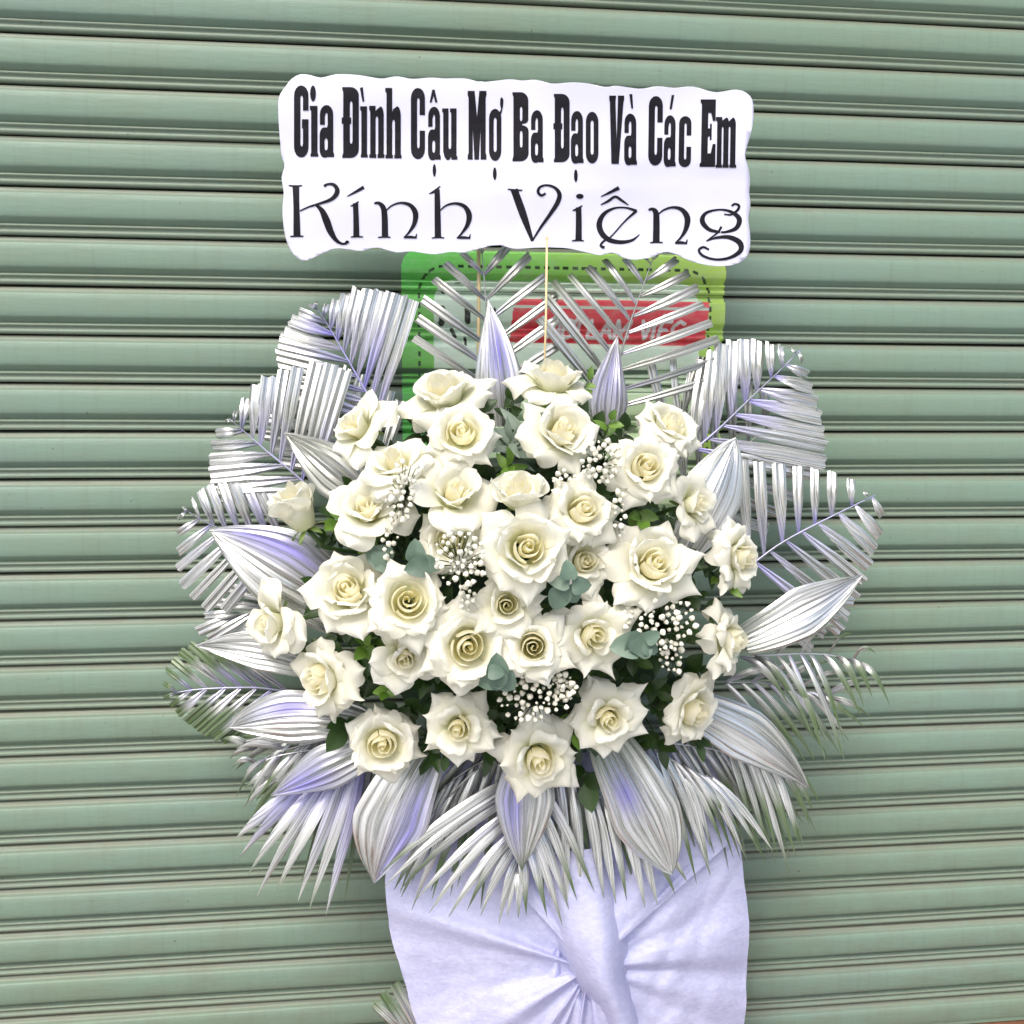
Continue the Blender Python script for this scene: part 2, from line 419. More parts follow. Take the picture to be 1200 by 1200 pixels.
# ------------------------------------------------------------------ white banner with its lettering
BD = 0.165                                             # distance of the banner from the shutter
def bank(px, py):
    x = (px-605)/275.0; y = (py-200)/110.0
    d = BD-.010*x*x+.0035*math.sin(px*.021+.6)+.0022*math.sin(py*.05+px*.006)+.0016*math.sin(px*.052-py*.031)-.0012*math.exp(-((py-206)/14.0)**2)-.012*y*.5
    d += -.0016*math.exp(-((px-607)/16.0)**2)           # fold down the middle of the sheet
    return d
def BP(px, py, lift=0.): return W(px, py, bank(px, py)+lift)

def fill_px(polys):
    """2D outlines in photo pixels (even-odd) -> triangulated verts/faces, cut into strips so that they bend"""
    cu = bpy.data.curves.new('tmp', 'CURVE'); cu.dimensions = '2D'; cu.fill_mode = 'BOTH'
    for p in polys:
        sp = cu.splines.new('POLY'); sp.points.add(len(p)-1); sp.use_cyclic_u = True
        for k, (x, y) in enumerate(p): sp.points[k].co = (x, -y, 0, 1)
    o = bpy.data.objects.new('tmp', cu); COL.objects.link(o)
    dg = bpy.context.evaluated_depsgraph_get(); me = bpy.data.meshes.new_from_object(o.evaluated_get(dg))
    bpy.data.objects.remove(o); bpy.data.curves.remove(cu)
    bm = bmesh.new(); bm.from_mesh(me); bpy.data.meshes.remove(me)
    xs = [vv.co.x for vv in bm.verts]; ys = [vv.co.y for vv in bm.verts]
    for x in range(int(min(xs)//8)*8, int(max(xs))+8, 8):
        bmesh.ops.bisect_plane(bm, geom=bm.verts[:]+bm.edges[:]+bm.faces[:], plane_co=(x, 0, 0), plane_no=(1, 0, 0))
    for y in range(int(min(ys)//12)*12, int(max(ys))+12, 12):
        bmesh.ops.bisect_plane(bm, geom=bm.verts[:]+bm.edges[:]+bm.faces[:], plane_co=(0, y, 0), plane_no=(0, 1, 0))
    bmesh.ops.remove_doubles(bm, verts=bm.verts[:], dist=.001)
    bm.verts.index_update()
    vs = [(vv.co.x, -vv.co.y) for vv in bm.verts]; fs = [tuple(w.index for w in fc.verts) for fc in bm.faces]
    bm.free(); return vs, fs

OUT = [(335, 101), (341, 93), (352, 87), (364, 88), (376, 91), (395, 87), (420, 88), (447, 92), (465, 89.5), (483, 92.5), (505, 91), (520, 92), (545, 92), (565, 96), (597, 93), (612, 94.5),
       (628, 93.5), (648, 98), (670, 96.5), (690, 98), (710, 102), (722, 100.5), (750, 104), (770, 101), (790, 103), (812, 101.5), (838, 108), (862, 105), (875, 109), (882, 118),
       (883, 135), (881, 152), (874, 177), (873.5, 185), (877, 197), (879, 212), (878, 226), (879.5, 240), (877, 256), (879, 275), (879, 290), (875, 301), (866, 308), (852, 311.5), (830, 311), (807, 305),
       (782, 295), (762, 302), (737, 304), (717, 296), (702, 299), (665, 291), (632, 290), (602, 291.5), (581, 287), (544, 296), (530, 295), (509, 298), (481, 294.5), (465, 296),
       (441, 290), (423, 294), (395, 291), (378, 297), (358, 305.5), (346, 300), (338, 288), (333, 270), (331, 246), (332.5, 226), (330, 208), (333.5, 194), (330, 182), (327, 150), (326, 126), (327.5, 112)]
outl = cr(OUT+[OUT[0]], 260)[:-1]
banner = empty('condolence_banner', BP(605, 200), 'white scalloped paper banner with black lettering above the flowers', 'banner')
vs, fs = fill_px([[(a, b) for a, b in outl]])
_q = fs[0]; _n = (BP(*vs[_q[1]])-BP(*vs[_q[0]])).cross(BP(*vs[_q[2]])-BP(*vs[_q[0]]))
if _n.y > 0: fs = [q[::-1] for q in fs]
bs = part('banner_sheet', [BP(x, y) for x, y in vs], fs, M['paper'], banner)
so = bs.modifiers.new('thickness', 'SOLIDIFY'); so.thickness = .0010; so.offset = -1

def put_letter(name, polysets):
    V, F = [], []
    for n, polys in enumerate(polysets):
        vs, fs = fill_px(polys); o = len(V)
        V += [BP(x, y, .0007+.00006*n) for x, y in vs]; F += [tuple(i+o for i in q) for q in fs]
    return part('letter', V, F, M['ink'], bs, smooth=False)

def rr(x0, y0, x1, y1, rx, ry, n=7):
    p = []
    for cx, cy, a in ((x1-rx, y1-ry, 0), (x0+rx, y1-ry, 90), (x0+rx, y0+ry, 180), (x1-rx, y0+ry, 270)):
        for k in range(n):
            t = math.radians(a+90*k/(n-1)); p.append((cx+rx*math.cos(t), cy+ry*math.sin(t)))
    return p
def arc(cx, cy, rx, ry, a0, a1, n=9):
    return [(cx+rx*math.cos(math.radians(a0+(a1-a0)*k/(n-1))), cy+ry*math.sin(math.radians(a0+(a1-a0)*k/(n-1)))) for k in range(n)]
R4 = lambda x0, y0, x1, y1: [(x0, y0), (x1, y0), (x1, y1), (x0, y1)]
# heavy condensed slab letters in a unit box (x right, y up): list of fills, each a list of outlines
bodyC = lambda lo, hi: [(1, hi)]+arc(.5, .86, .5, .14, 0, 180)+arc(.5, .14, .5, .14, 180, 360)+[(1, lo), (.62, lo)]+arc(.53, .2, .09, .05, 0, -180, 5)+arc(.53, .82, .09, .04, 180, 0, 5)+[(.62, hi)]
stem_arch = lambda x0, x1, x2, x3, top: [(x0, 0), (x1, 0), (x1, .74)]+arc((x1+x2)/2, .74, (x2-x1)/2, .06, 180, 0, 5)+[(x2, 0), (x3, 0)]+arc(x3-.22, .82, .22, .17, 0, 90, 6)+[((x1+x2)/2, .93), (x1, .9), (x1, top), (x0, top)]
GL = {
 'G': [[bodyC(.53, .65)], [R4(.55, .40, 1, .53)]],
 'C': [[bodyC(.40, .62)]],
 'c': [[bodyC(.40, .62)]],
 'D': [[[(0, 0), (.55, 0)]+arc(.5, .12, .5, .12, -90, 0, 6)+arc(.5, .88, .5, .12, 0, 90, 6)+[(0, 1), (0, .97), (.06, .93), (.06, .07), (0, .03)], rr(.46, .2, .62, .8, .07, .06)]],
 'Dbar': [[R4(-.03, .48, .54, .57)]],
 'B': [[[(0, 0), (.55, 0)]+arc(.5, .12, .5, .12, -90, 0, 6)+arc(.62, .44, .38, .08, 0, 90, 5)+arc(.6, .6, .38, .06, -90, 0, 5)+arc(.5, .88, .48, .12, 0, 90, 6)+[(0, 1), (0, .97), (.06, .93), (.06, .07), (0, .03)], rr(.46, .2, .62, .44, .07, .05), rr(.46, .58, .61, .79, .07, .05)]],
 'E': [[[(0, 0), (1, 0), (1, .34), (.82, .34), (.7, .2), (.5, .2), (.5, .44), (.62, .46), (.62, .4), (.74, .4), (.74, .64), (.62, .64), (.62, .57), (.5, .57), (.5, .8), (.68, .8), (.8, .68), (.97, .68), (.97, 1), (0, 1), (0, .96), (.08, .93), (.08, .07), (0, .04)]]],
 'M': [[[(0, 0), (.27, 0), (.27, .46), (.36, .0), (.60, 0), (.69, .46), (.69, 0), (1, 0), (1, .06), (.96, .1), (.96, .9), (1, .94), (1, 1), (.62, 1), (.5, .62), (.37, 1), (0, 1), (0, .94), (.05, .9), (.05, .1), (0, .06)]]],
 'V': [[[(.14, 0), (.64, 0), (.95, .9), (1, .94), (1, 1), (.58, 1), (.58, .92), (.49, .36), (.42, .92), (.46, 1), (0, 1), (0, .94), (.04, .9)]]],
 'i': [[[(.08, 0), (1, 0), (1, .04), (.9, .08), (.9, 1), (0, 1), (0, .93), (.16, .9), (.16, .08), (.08, .04)]]],
 'a': [[[(.58, 0), (1, 0), (1, .06), (.94, .1)]+arc(.48, .82, .46, .18, 0, 180)+[(.02, .62), (.36, .62), (.36, .78)]+arc(.47, .8, .08, .05, 180, 0, 5)+[(.56, .62), (.5, .56), (.56, .4), (.58, .1)]],
       [rr(0, -.01, .74, .57, .3, .16), rr(.34, .13, .56, .36, .1, .07)]],
 'o': [[rr(0, 0, 1, 1, .5, .2), rr(.38, .17, .62, .83, .12, .06)]],
 'n': [[stem_arch(.05, .42, .6, .98, 1)], [R4(-.02, 0, .47, .07)], [R4(.55, 0, 1.03, .07)], [R4(-.02, .91, .3, 1)]],
 'h': [[[(.05, 0), (.42, 0), (.42, .50)]+arc(.51, .50, .09, .05, 180, 0, 5)+[(.6, 0), (.98, 0)]+arc(.74, .60, .24, .14, 0, 90, 6)+[(.5, .70), (.42, .66), (.42, 1), (.05, 1)]], [R4(-.02, 0, .47, .05)], [R4(.55, 0, 1.03, .05)], [R4(-.03, .94, .3, 1)]],
 'u': [[[(.05, 1), (.42, 1), (.42, .26)]+arc(.51, .26, .09, .06, 180, 360, 5)+[(.6, 1), (.97, 1), (.97, 0), (.62, 0), (.6, .06), (.5, .0), (.32, -.01), (.14, .05), (.05, .16)]], [R4(-.02, .92, .3, 1)], [R4(.52, .92, .8, 1)], [R4(.8, 0, 1.03, .07)]],
 'm': [[[(.03, 0), (.27, 0), (.27, .76)]+arc(.31, .76, .04, .05, 180, 0, 5)+[(.36, 0), (.62, 0), (.62, .76)]+arc(.66, .76, .045, .05, 180, 0, 5)+[(.71, 0), (.98, 0)]+arc(.83, .85, .15, .14, 0, 90, 6)+[(.66, .93)]+arc(.5, .87, .13, .12, 20, 100, 5)+[(.3, .93), (.27, 1), (.03, 1)]], [R4(-.02, 0, .31, .06)], [R4(.33, 0, .65, .06)], [R4(.68, 0, 1.03, .06)], [R4(-.04, .92, .2, 1)]],
}
def slab(ch, x0, x1, yt, yb, extra=(), bar=False, lean=0.):
    mp = lambda p: (x0+(x1-x0)*p[0]+lean*(p[1]-.5), yb+(yt-yb)*p[1])
    sets = [[[mp(p) for p in poly] for poly in fillset] for fillset in GL[ch]]
    if bar: sets += [[[mp(p) for p in GL['Dbar'][0][0]]]]
    sets += [[e] for e in extra]
    put_letter(ch, sets)
ell = lambda cx, cy, rx, ry, n=14: arc(cx, cy, rx, ry, 0, 360-360/n, n)
slab('G', 344.5, 361.5, 100, 184.5)
slab('i', 363, 373, 124, 183.5, [ell(366.8, 109.5, 3.4, 9.5)])
slab('a', 374.5, 391.5, 123, 184)
slab('D', 401, 420.5, 102, 185, bar=True)
slab('i', 422, 431, 124.5, 184.5, [[(421.8, 103), (425.2, 102), (427, 119), (424.6, 119)]])
slab('n', 433, 450, 124, 185)
slab('h', 452, 470, 103, 185.5)
slab('C', 481.5, 498, 103, 186.5)
slab('a', 501.5, 516.5, 125, 187, [[(503.5, 120), (506.5, 105), (509.3, 105), (512.8, 120), (510, 120), (508, 112), (506, 120)], ell(509, 199.5, 2, 7.5)])
slab('u', 518.5, 535.5, 127, 187)
slab('M', 548, 570, 106.5, 187)
slab('o', 573, 587.5, 127.5, 188.5, [[(585, 132), (587.2, 128), (586, 122), (586.2, 116), (588.2, 113.5), (590, 117), (589.6, 124), (588, 131), (586.6, 136)], ell(579.8, 203.5, 2.2, 7.5)])
slab('B', 600.5, 619.5, 108, 189)
slab('a', 622, 637, 129, 190)
slab('D', 649, 667.5, 110, 190, bar=True)
slab('a', 669, 684, 130, 191, [ell(674.8, 206, 2.2, 7.5)])
slab('o', 686.5, 701.3, 131, 191.5)
slab('V', 714, 731.5, 112, 192)
slab('a', 731.5, 746.5, 133, 193, [[(737.5, 110.5), (741, 110), (742, 127), (739.8, 127)]])
slab('C', 760, 776.5, 112.5, 194, lean=1)
slab('a', 778, 792.3, 135, 195, [[(787, 111.5), (790.2, 111), (787.2, 128), (784.6, 128)]], lean=1)
slab('c', 795.5, 810, 136, 196, lean=1)
slab('E', 820.5, 838.8, 116.5, 195.5, lean=1.5)
slab('m', 839.5, 862.5, 137, 196.5, lean=1)

def stroke(pts, ox, oy, s):
    """pen stroke with a width at each point -> outline"""
    P = cr(pts, max(8, len(pts)*6)) if len(pts) > 2 else cr(pts, 4)
    xy = np.stack([ox+P[:, 0]/s, oy+P[:, 1]/s], 1); w = np.maximum(P[:, 2]/s, .7)/2
    t = np.gradient(xy, axis=0); t /= np.linalg.norm(t, axis=1)[:, None]+1e-9; nn = np.stack([-t[:, 1], t[:, 0]], 1)
    a = xy+nn*w[:, None]; b = xy-nn*w[:, None]
    return [tuple(q) for q in a]+[tuple(q) for q in b[::-1]]
def script(ch, strokes, ox, oy, s, extra=()):
    put_letter(ch, [[stroke(q, ox, oy, s)] for q in strokes]+[[[(ox+x/s, oy+y/s) for x, y in e]] for e in extra])
A = (320, 195, 4.286); B = (590, 195, 4.0)
script('K', [[(114, 96, 34), (117, 200, 30), (120, 352, 36)], [(78, 96, 7), (112, 99, 10), (146, 96, 6)], [(86, 352, 7), (120, 350, 9), (153, 351, 7)],
             [(256, 100, 16), (272, 90, 12), (300, 90, 16), (320, 110, 22), (318, 138, 24), (290, 166, 18), (235, 186, 12), (180, 203, 9), (134, 224, 7)],
             [(212, 190, 10), (245, 222, 26), (268, 272, 36), (288, 325, 32), (315, 368, 20), (345, 388, 12), (370, 386, 12)]], *A, [ell(372, 380, 10, 8)])
script('i', [[(414, 184, 26), (417, 270, 28), (418, 352, 30)], [(388, 200, 5), (410, 192, 12), (430, 176, 6)], [(390, 355, 6), (418, 352, 9), (452, 354, 6)], [(371, 151, 4), (410, 130, 12), (456, 104, 18)]], *A)
script('n', [[(508, 186, 10), (530, 184, 16), (552, 205, 26), (560, 250, 30), (562, 352, 32)], [(527, 357, 6), (560, 354, 9), (590, 356, 6)],
             [(566, 222, 6), (600, 195, 9), (645, 183, 12), (690, 196, 20), (715, 235, 28), (710, 285, 22), (685, 328, 12), (658, 357, 6)], [(656, 357, 8), (690, 355, 14), (722, 358, 8)], [(722, 338, 4), (716, 358, 10)]], *A)
script('h', [[(824, 115, 26), (826, 230, 30), (828, 356, 32)], [(783, 138, 4), (812, 124, 13), (840, 98, 5)], [(797, 360, 6), (828, 356, 9), (860, 359, 6)],
             [(838, 222, 6), (870, 196, 9), (915, 186, 13), (960, 200, 20), (984, 240, 28), (978, 288, 22), (952, 330, 12), (925, 359, 6)], [(922, 359, 8), (955, 357, 14), (991, 360, 8)], [(991, 340, 4), (985, 360, 10)]], *A)
script('V', [[(50, 108, 34), (92, 225, 34), (136, 350, 14)], [(20, 107, 6), (55, 111, 9), (88, 112, 6)],
             [(136, 347, 8), (175, 285, 12), (220, 222, 17), (254, 168, 22), (262, 128, 20), (238, 98, 13), (200, 88, 10), (170, 98, 12), (162, 120, 14), (178, 136, 12), (198, 126, 10)]], *B)
script('i', [[(352, 192, 26), (353, 270, 28), (352, 347, 30)], [(324, 207, 5), (345, 200, 12), (370, 184, 6)], [(321, 349, 6), (350, 346, 9), (377, 349, 6)]], *B, [ell(358, 140, 18, 12)])
script('e', [[(625, 209, 14), (575, 194, 9), (520, 196, 10), (472, 222, 18), (449, 268, 26), (462, 315, 26), (500, 346, 22), (555, 355, 18), (605, 345, 12), (638, 319, 4)],
             [(624, 208, 14), (570, 256, 8), (505, 328, 7), (468, 352, 10), (456, 372, 12), (474, 381, 14)], [(456, 180, 5), (490, 163, 12), (524, 142, 12), (555, 160, 12), (586, 181, 5)], [(456, 142, 4), (495, 124, 12), (542, 100, 18)]], *B)
script('n', [[(680, 204, 10), (698, 200, 16), (714, 216, 26), (717, 260, 30), (716, 354, 32)], [(687, 358, 6), (715, 355, 9), (747, 357, 6)],
             [(722, 228, 6), (752, 204, 9), (795, 192, 12), (838, 204, 20), (862, 242, 28), (856, 290, 22), (834, 330, 12), (806, 359, 6)], [(804, 360, 8), (832, 357, 14), (861, 361, 8)], [(862, 342, 4), (857, 360, 10)]], *B)
script('g', [[(1020, 308, 10), (965, 296, 18), (932, 256, 24), (950, 218, 14), (1010, 203, 9), (1065, 212, 14), (1105, 245, 24), (1092, 288, 20), (1045, 307, 12), (1016, 308, 10)],
             [(1034, 224, 7), (1066, 226, 9), (1096, 206, 12), (1104, 184, 12), (1084, 176, 10), (1070, 186, 10)], [(1022, 282, 12), (1002, 312, 9), (950, 350, 5)],
             [(952, 349, 5), (1000, 334, 12), (1060, 332, 20), (1108, 358, 26), (1110, 396, 22), (1060, 428, 14), (995, 436, 11), (938, 420, 12), (916, 394, 12), (936, 378, 11), (964, 390, 9)]], *B)

def stick(label, p, q, r=.0022):
    o = empty('bamboo_stick', W(*q), label, 'stick')
    vs, fs = tube([W(*p), (W(*p)+W(*q))/2+Vector((.001, 0, 0)), W(*q)], r, r, 7)
    part('cane', vs, fs, M['bamboo'], o); v2, f2 = tube([W(*p)+Vector((0, -.0005, .001)), W(*p)-Vector((0, 0, .004))], r*1.15, r*1.15, 7)
    part('node', v2, f2, M['bamboo'], o)
stick('thin straight bamboo stick holding the banner above the topmost centre rose', (641, 278, .172), (637, 470, .20), .0017)
stick('thicker bamboo stick rising behind the lavender pleated leaf and palm fan', (561, 262, .118), (560, 470, .105), .0028)

# ------------------------------------------------------------------ sprayed palm fronds and pleated leaves
SIL = np.array([.83, .84, .84]); LAV = np.array([.25, .225, .70]); GRN = np.array([.05, .105, .02]); DUL = np.array([.36, .37, .345])
def blend(lav, grn, dul=0.):
    c = SIL*(1-dul)+DUL*dul; c = c*(1-lav)+LAV*lav; c = c*(1-grn)+GRN*grn
    return (c[0], c[1], c[2], .80*(1-.95*lav)*(1-.95*grn))

def leaflet(parent, p0, p1, wb, we, cut, sag, d0, d1, colf, fold=.34, tiltr=.4, name='leaflet'):
    """one leaflet between two photo points; sag = px of sideways bow"""
    n = 8
    mx, my = (p0[0]+p1[0])/2, (p0[1]+p1[1])/2; dx, dy = p1[0]-p0[0], p1[1]-p0[1]; L = math.hypot(dx, dy)+1e-6
    mx += -dy/L*sag[0]; my += dx/L*sag[0]+sag[1]
    pts = []
    for k in range(n+1):
        t = k/n; a, b, c = (1-t)**2, 2*t*(1-t), t*t
        pts.append(W(a*p0[0]+b*mx+c*p1[0], a*p0[1]+b*my+c*p1[1], d0+(d1-d0)*t+.012*math.sin(math.pi*t)))
    tilt = rnd.uniform(-tiltr, tiltr); vs, uv, cs = [], [], []
    tw = rnd.uniform(-.25, .25); m = mpp((d0+d1)/2)
    cols = (-1, -.52, 0, .5, 1); zig = (0, .8, -.12, .75, .05) if cut else (0, .55, .85, .5, 0)
    for k in range(n+1):
        t = k/n; T = (pts[min(k+1, n)]-pts[max(k-1, 0)]).normalized()
        Nn = Vector((0, -1, 0)); S = T.cross(Nn).normalized(); Nn = S.cross(T).normalized()
        an = tilt+tw*t; S2 = S*math.cos(an)+Nn*math.sin(an); N2 = -S*math.sin(an)+Nn*math.cos(an)
        if cut: w = wb+(we-wb)*min(1, t*1.7)**.8
        else: w = we*(wb/we+(1-wb/we)*min(1, t*3.0)**.8) if t < .5 else we*max(.04, 1-((t-.5)/.5)**1.35)
        w *= m*.5
        for j, u in enumerate(cols):
            e = rnd.uniform(-.0015, .0015) if (cut and k == n) else 0
            vs.append(pts[k]+S2*(u*w)+N2*(zig[j]*w*fold)+T*(e+(rnd.uniform(-.002, .002) if cut and k == n and j in (0, 4) else 0)))
            uv.append(((u+1)*w/.02, t)); cs.append(colf(t, u))
    o = part(name, vs, grid_faces(n+1, 5), M['paint'], parent, uv=uv, col=cs); (sharp_columns(o.data, 5) if cut else None); return o

def frond(label, rach, sides, d=.12, dr=.0, name='palm_frond', cut=True, wb=3, we=13, rw=3.2, lav=.5, lavend=.35, gtip=0., dul=.0, sag=(0, 0), dout=.0, wv=.12, rcol=None, group=None):
    """rach: photo polyline base->tip; sides: list of (t0, t1, outline polyline, n)"""
    R_ = cr(rach, 40); ds = d+dr*np.linspace(0, 1, 40)
    o = empty(name, W(R_[0][0], R_[0][1], d), label, 'palm frond', group)
    vs, fs = tube([W(x, y, ds[i]+.002) for i, (x, y) in enumerate(R_) if i % 3 == 0], rw*.5*mpp(d), rw*.18*mpp(d), 6)
    rc = rcol or blend(min(1, lav*.9), 0)
    part('rachis', vs, fs, M['paint'], o, uv=[(0.5, i/len(vs)) for i in range(len(vs))], col=[rc]*len(vs))
    for (t0, t1, outp, n) in sides:
        E_ = cr(outp, 60)
        for k in range(n):
            s = k/(n-1) if n > 1 else 0; jit = rnd.uniform(-.2, .2)/max(n, 1)
            i = int(round((t0+(t1-t0)*s)*39)); q = E_[int(round(min(max(s+jit*.4, 0), 1)*59))]
            if not cut: q = q+np.array([rnd.uniform(-7, 7), rnd.uniform(-9, 9)])
            p0 = R_[min(max(i, 0), 39)]; sc_ = .25+.75*min(1, max(0, math.hypot(q[0]-p0[0], q[1]-p0[1])-8)/42)
            ll = min(1, max(0, lav+rnd.uniform(-.35, .3))); gg = gtip*rnd.uniform(.5, 1.3); dd = min(1, max(0, dul+rnd.uniform(-.15, .2))); le = lavend*rnd.uniform(.5, 1.3)
            gth = 1.05-.75*min(1, gg)
            colf = lambda t, u, ll=ll, gg=gg, dd=dd, le=le, gth=gth: blend(ll*max(0, 1-t/max(le, .05))**.7 if le > 0 else 0, min(1, max(0, (t-gth)/.22)) if gg > .02 else 0, dd)
            leaflet(o, p0, q, wb*sc_, we*sc_*rnd.uniform(1-wv, 1+wv), cut, (sag[0]*rnd.uniform(.5, 1.3), sag[1]*rnd.uniform(.6, 1.3)), ds[i], ds[i]+dout+rnd.uniform(-.004, .004), colf)
    return o

# upper left
frond('silver palm frond leaning up left beside the green sticker', [(446, 490), (425, 452), (404, 415), (385, 382), (368, 356)],
      [(.05, .97, [(484, 352), (462, 343), (440, 340), (420, 339), (402, 347), (386, 356), (371, 354)], 10),
       (.0, .95, [(335, 460), (328, 440), (324, 415), (331, 392), (338, 378), (350, 366), (362, 357)], 9)], d=.115, lav=.8, lavend=.75, we=16)
frond('silver palm frond crossing behind the two upper left fronds', [(452, 570), (420, 530), (388, 490), (356, 452)],
      [(.1, 1., [(330, 540), (312, 512), (305, 485), (318, 462), (334, 446)], 7), (.1, .95, [(470, 470), (448, 452), (420, 436), (395, 428), (372, 430)], 7)], d=.095, lav=.15, lavend=.4, dul=.25, we=13)
frond('silver palm frond filling behind the upper right roses', [(790, 600), (830, 560), (870, 525), (905, 498)],
      [(.1, .95, [(800, 470), (825, 452), (850, 445), (875, 446), (895, 455)], 6), (.1, .95, [(900, 620), (925, 590), (938, 560), (940, 530), (930, 510)], 6)], d=.10, lav=.1, dul=.3, we=13)
frond('broad silver palm frond with upright leaflets above the closed rosebud', [(366, 574), (340, 551), (312, 528), (290, 509), (268, 490)],
      [(.02, .96, [(405, 434), (380, 425), (352, 430), (326, 436), (302, 450), (288, 468), (277, 481)], 9),
       (.0, .97, [(252, 586), (247, 566), (246, 545), (247, 530), (252, 512), (258, 502), (264, 494)], 7)], d=.135, lav=.55, lavend=.6, we=16)
frond('silver palm frond with short cut tips reaching farthest left', [(330, 632), (300, 627), (265, 622), (238, 610), (216, 597)],
      [(.0, .95, [(300, 566), (275, 563), (252, 566), (238, 573), (226, 583), (214, 594)], 8),
       (.0, .97, [(262, 716), (240, 713), (217, 692), (208, 672), (209, 650), (208, 628), (209, 606)], 8)], d=.14, lav=.6, lavend=.7, we=12)
frond('silver palm leaflets showing between the left roses and the shutter', [(388, 690), (350, 702), (310, 712), (272, 722)],
      [(.0, .9, [(300, 660), (268, 690), (245, 710), (240, 722)], 5), (.0, .95, [(300, 762), (270, 752), (240, 748), (232, 740)], 5)], d=.13, lav=.2, lavend=.3, we=12)
frond('small palm frond with bare green tips pointing straight left', [(345, 812), (305, 806), (265, 806), (230, 808), (204, 812)],
      [(.05, .97, [(268, 757), (232, 752), (213, 762), (203, 772), (195, 784), (192, 800)], 8),
       (.05, .97, [(262, 870), (248, 864), (234, 858), (214, 842), (202, 830), (192, 818)], 8)], d=.14, lav=.55, lavend=.75, gtip=1.0, we=11, dul=.1)
frond('loose silver palm frond under the lower left rose', [(402, 862), (360, 872), (320, 884), (292, 900)],
      [(.0, .9, [(300, 866), (290, 872), (280, 880), (270, 890)], 4), (.0, .9, [(322, 962), (300, 948), (286, 930), (282, 916)], 4)], d=.15, cut=False, lav=.1, gtip=.4, we=10, wb=4, sag=(0, -12))
# top centre fans
frond('grey silver palm fan behind the tall lavender leaf', [(578, 480), (574, 430), (571, 380), (568, 335), (564, 288)],
      [(.12, .95, [(484, 398), (493, 357), (507, 331), (513, 315), (531, 302), (549, 291), (560, 280)], 7),
       (.12, .95, [(662, 400), (654, 352), (640, 325), (621, 300), (605, 292), (586, 286), (572, 280)], 7)], d=.125, lav=.25, lavend=.5, dul=.55, gtip=.1, we=10.5, wb=3, sag=(0, 0))
frond('grey green palm fan overlapping the red band of the sticker', [(710, 490), (722, 435), (738, 380), (752, 340), (766, 300)],
      [(.08, .95, [(632, 372), (645, 332), (665, 323), (680, 316), (697, 310), (715, 302), (733, 303), (753, 301)], 8),
       (.05, .97, [(850, 440), (846, 412), (840, 390), (826, 364), (820, 342), (811, 326), (797, 307), (783, 298), (772, 296)], 9)], d=.13, lav=.12, lavend=.4, dul=.5, gtip=.3, we=10.5, wb=3, sag=(2, 0))
frond('upright grey leaflets standing behind the upper right roses', [(790, 560), (796, 520), (800, 480)],
      [(.2, .9, [(762, 425), (788, 418), (812, 430)], 3), (.1, .9, [(848, 440), (838, 425), (822, 418)], 3)], d=.12, lav=.1, dul=.35, we=12)
# right
frond('big silver palm frond with a lavender rachis at the upper right', [(808, 532), (845, 500), (880, 466), (912, 436), (940, 408)],
      [(.0, .95, [(828, 424), (842, 406), (860, 399), (878, 398), (896, 401), (912, 405), (928, 408)], 9),
       (.05, .97, [(958, 556), (968, 540), (966, 520), (965, 500), (958, 478), (952, 458), (946, 438), (940, 424)], 9)], d=.13, lav=.8, lavend=.5, we=18.5, gtip=.12)
frond('silver palm frond with white upright leaflets reaching farthest right', [(878, 664), (910, 640), (945, 620), (985, 600), (1026, 580)],
      [(.0, .95, [(870, 540), (885, 541), (905, 542), (930, 546), (955, 550), (978, 554), (998, 562), (1012, 574)], 8),
       (.05, .97, [(985, 740), (1002, 705), (1012, 680), (1020, 660), (1026, 642), (1031, 625), (1034, 605)], 8)], d=.14, lav=.7, lavend=.45, we=15.5)
frond('cut silver leaflet ends peeping under the right pleated leaf', [(905, 720), (930, 715), (960, 705)],
      [(.1, .95, [(950, 762), (968, 742), (986, 722), (1000, 705)], 4)], d=.15, lav=.0, we=12)
frond('drooping thin green palm frond right of the roses', [(868, 770), (900, 768), (935, 766), (975, 768), (1005, 778)],
      [(.0, 1., [(930, 830), (968, 868), (972, 885), (985, 890), (1000, 858), (1018, 832), (1033, 822), (1042, 832)], 11), (.1, .95, [(935, 752), (975, 744), (1008, 748), (1022, 762)], 5)],
      d=.17, cut=False, lav=.1, gtip=1.1, dul=.45, we=8, wb=4, sag=(0, -22), dout=.03)
frond('silver and green grassy fronds under the right lower leaf', [(845, 850), (870, 862), (895, 880), (920, 900)],
      [(.0, .95, [(892, 985), (912, 1000), (928, 1020), (936, 995), (948, 962), (958, 955)], 9)], d=.17, cut=False, lav=.25, gtip=.8, we=10, wb=4, sag=(0, -18), dout=.02, dul=.2)
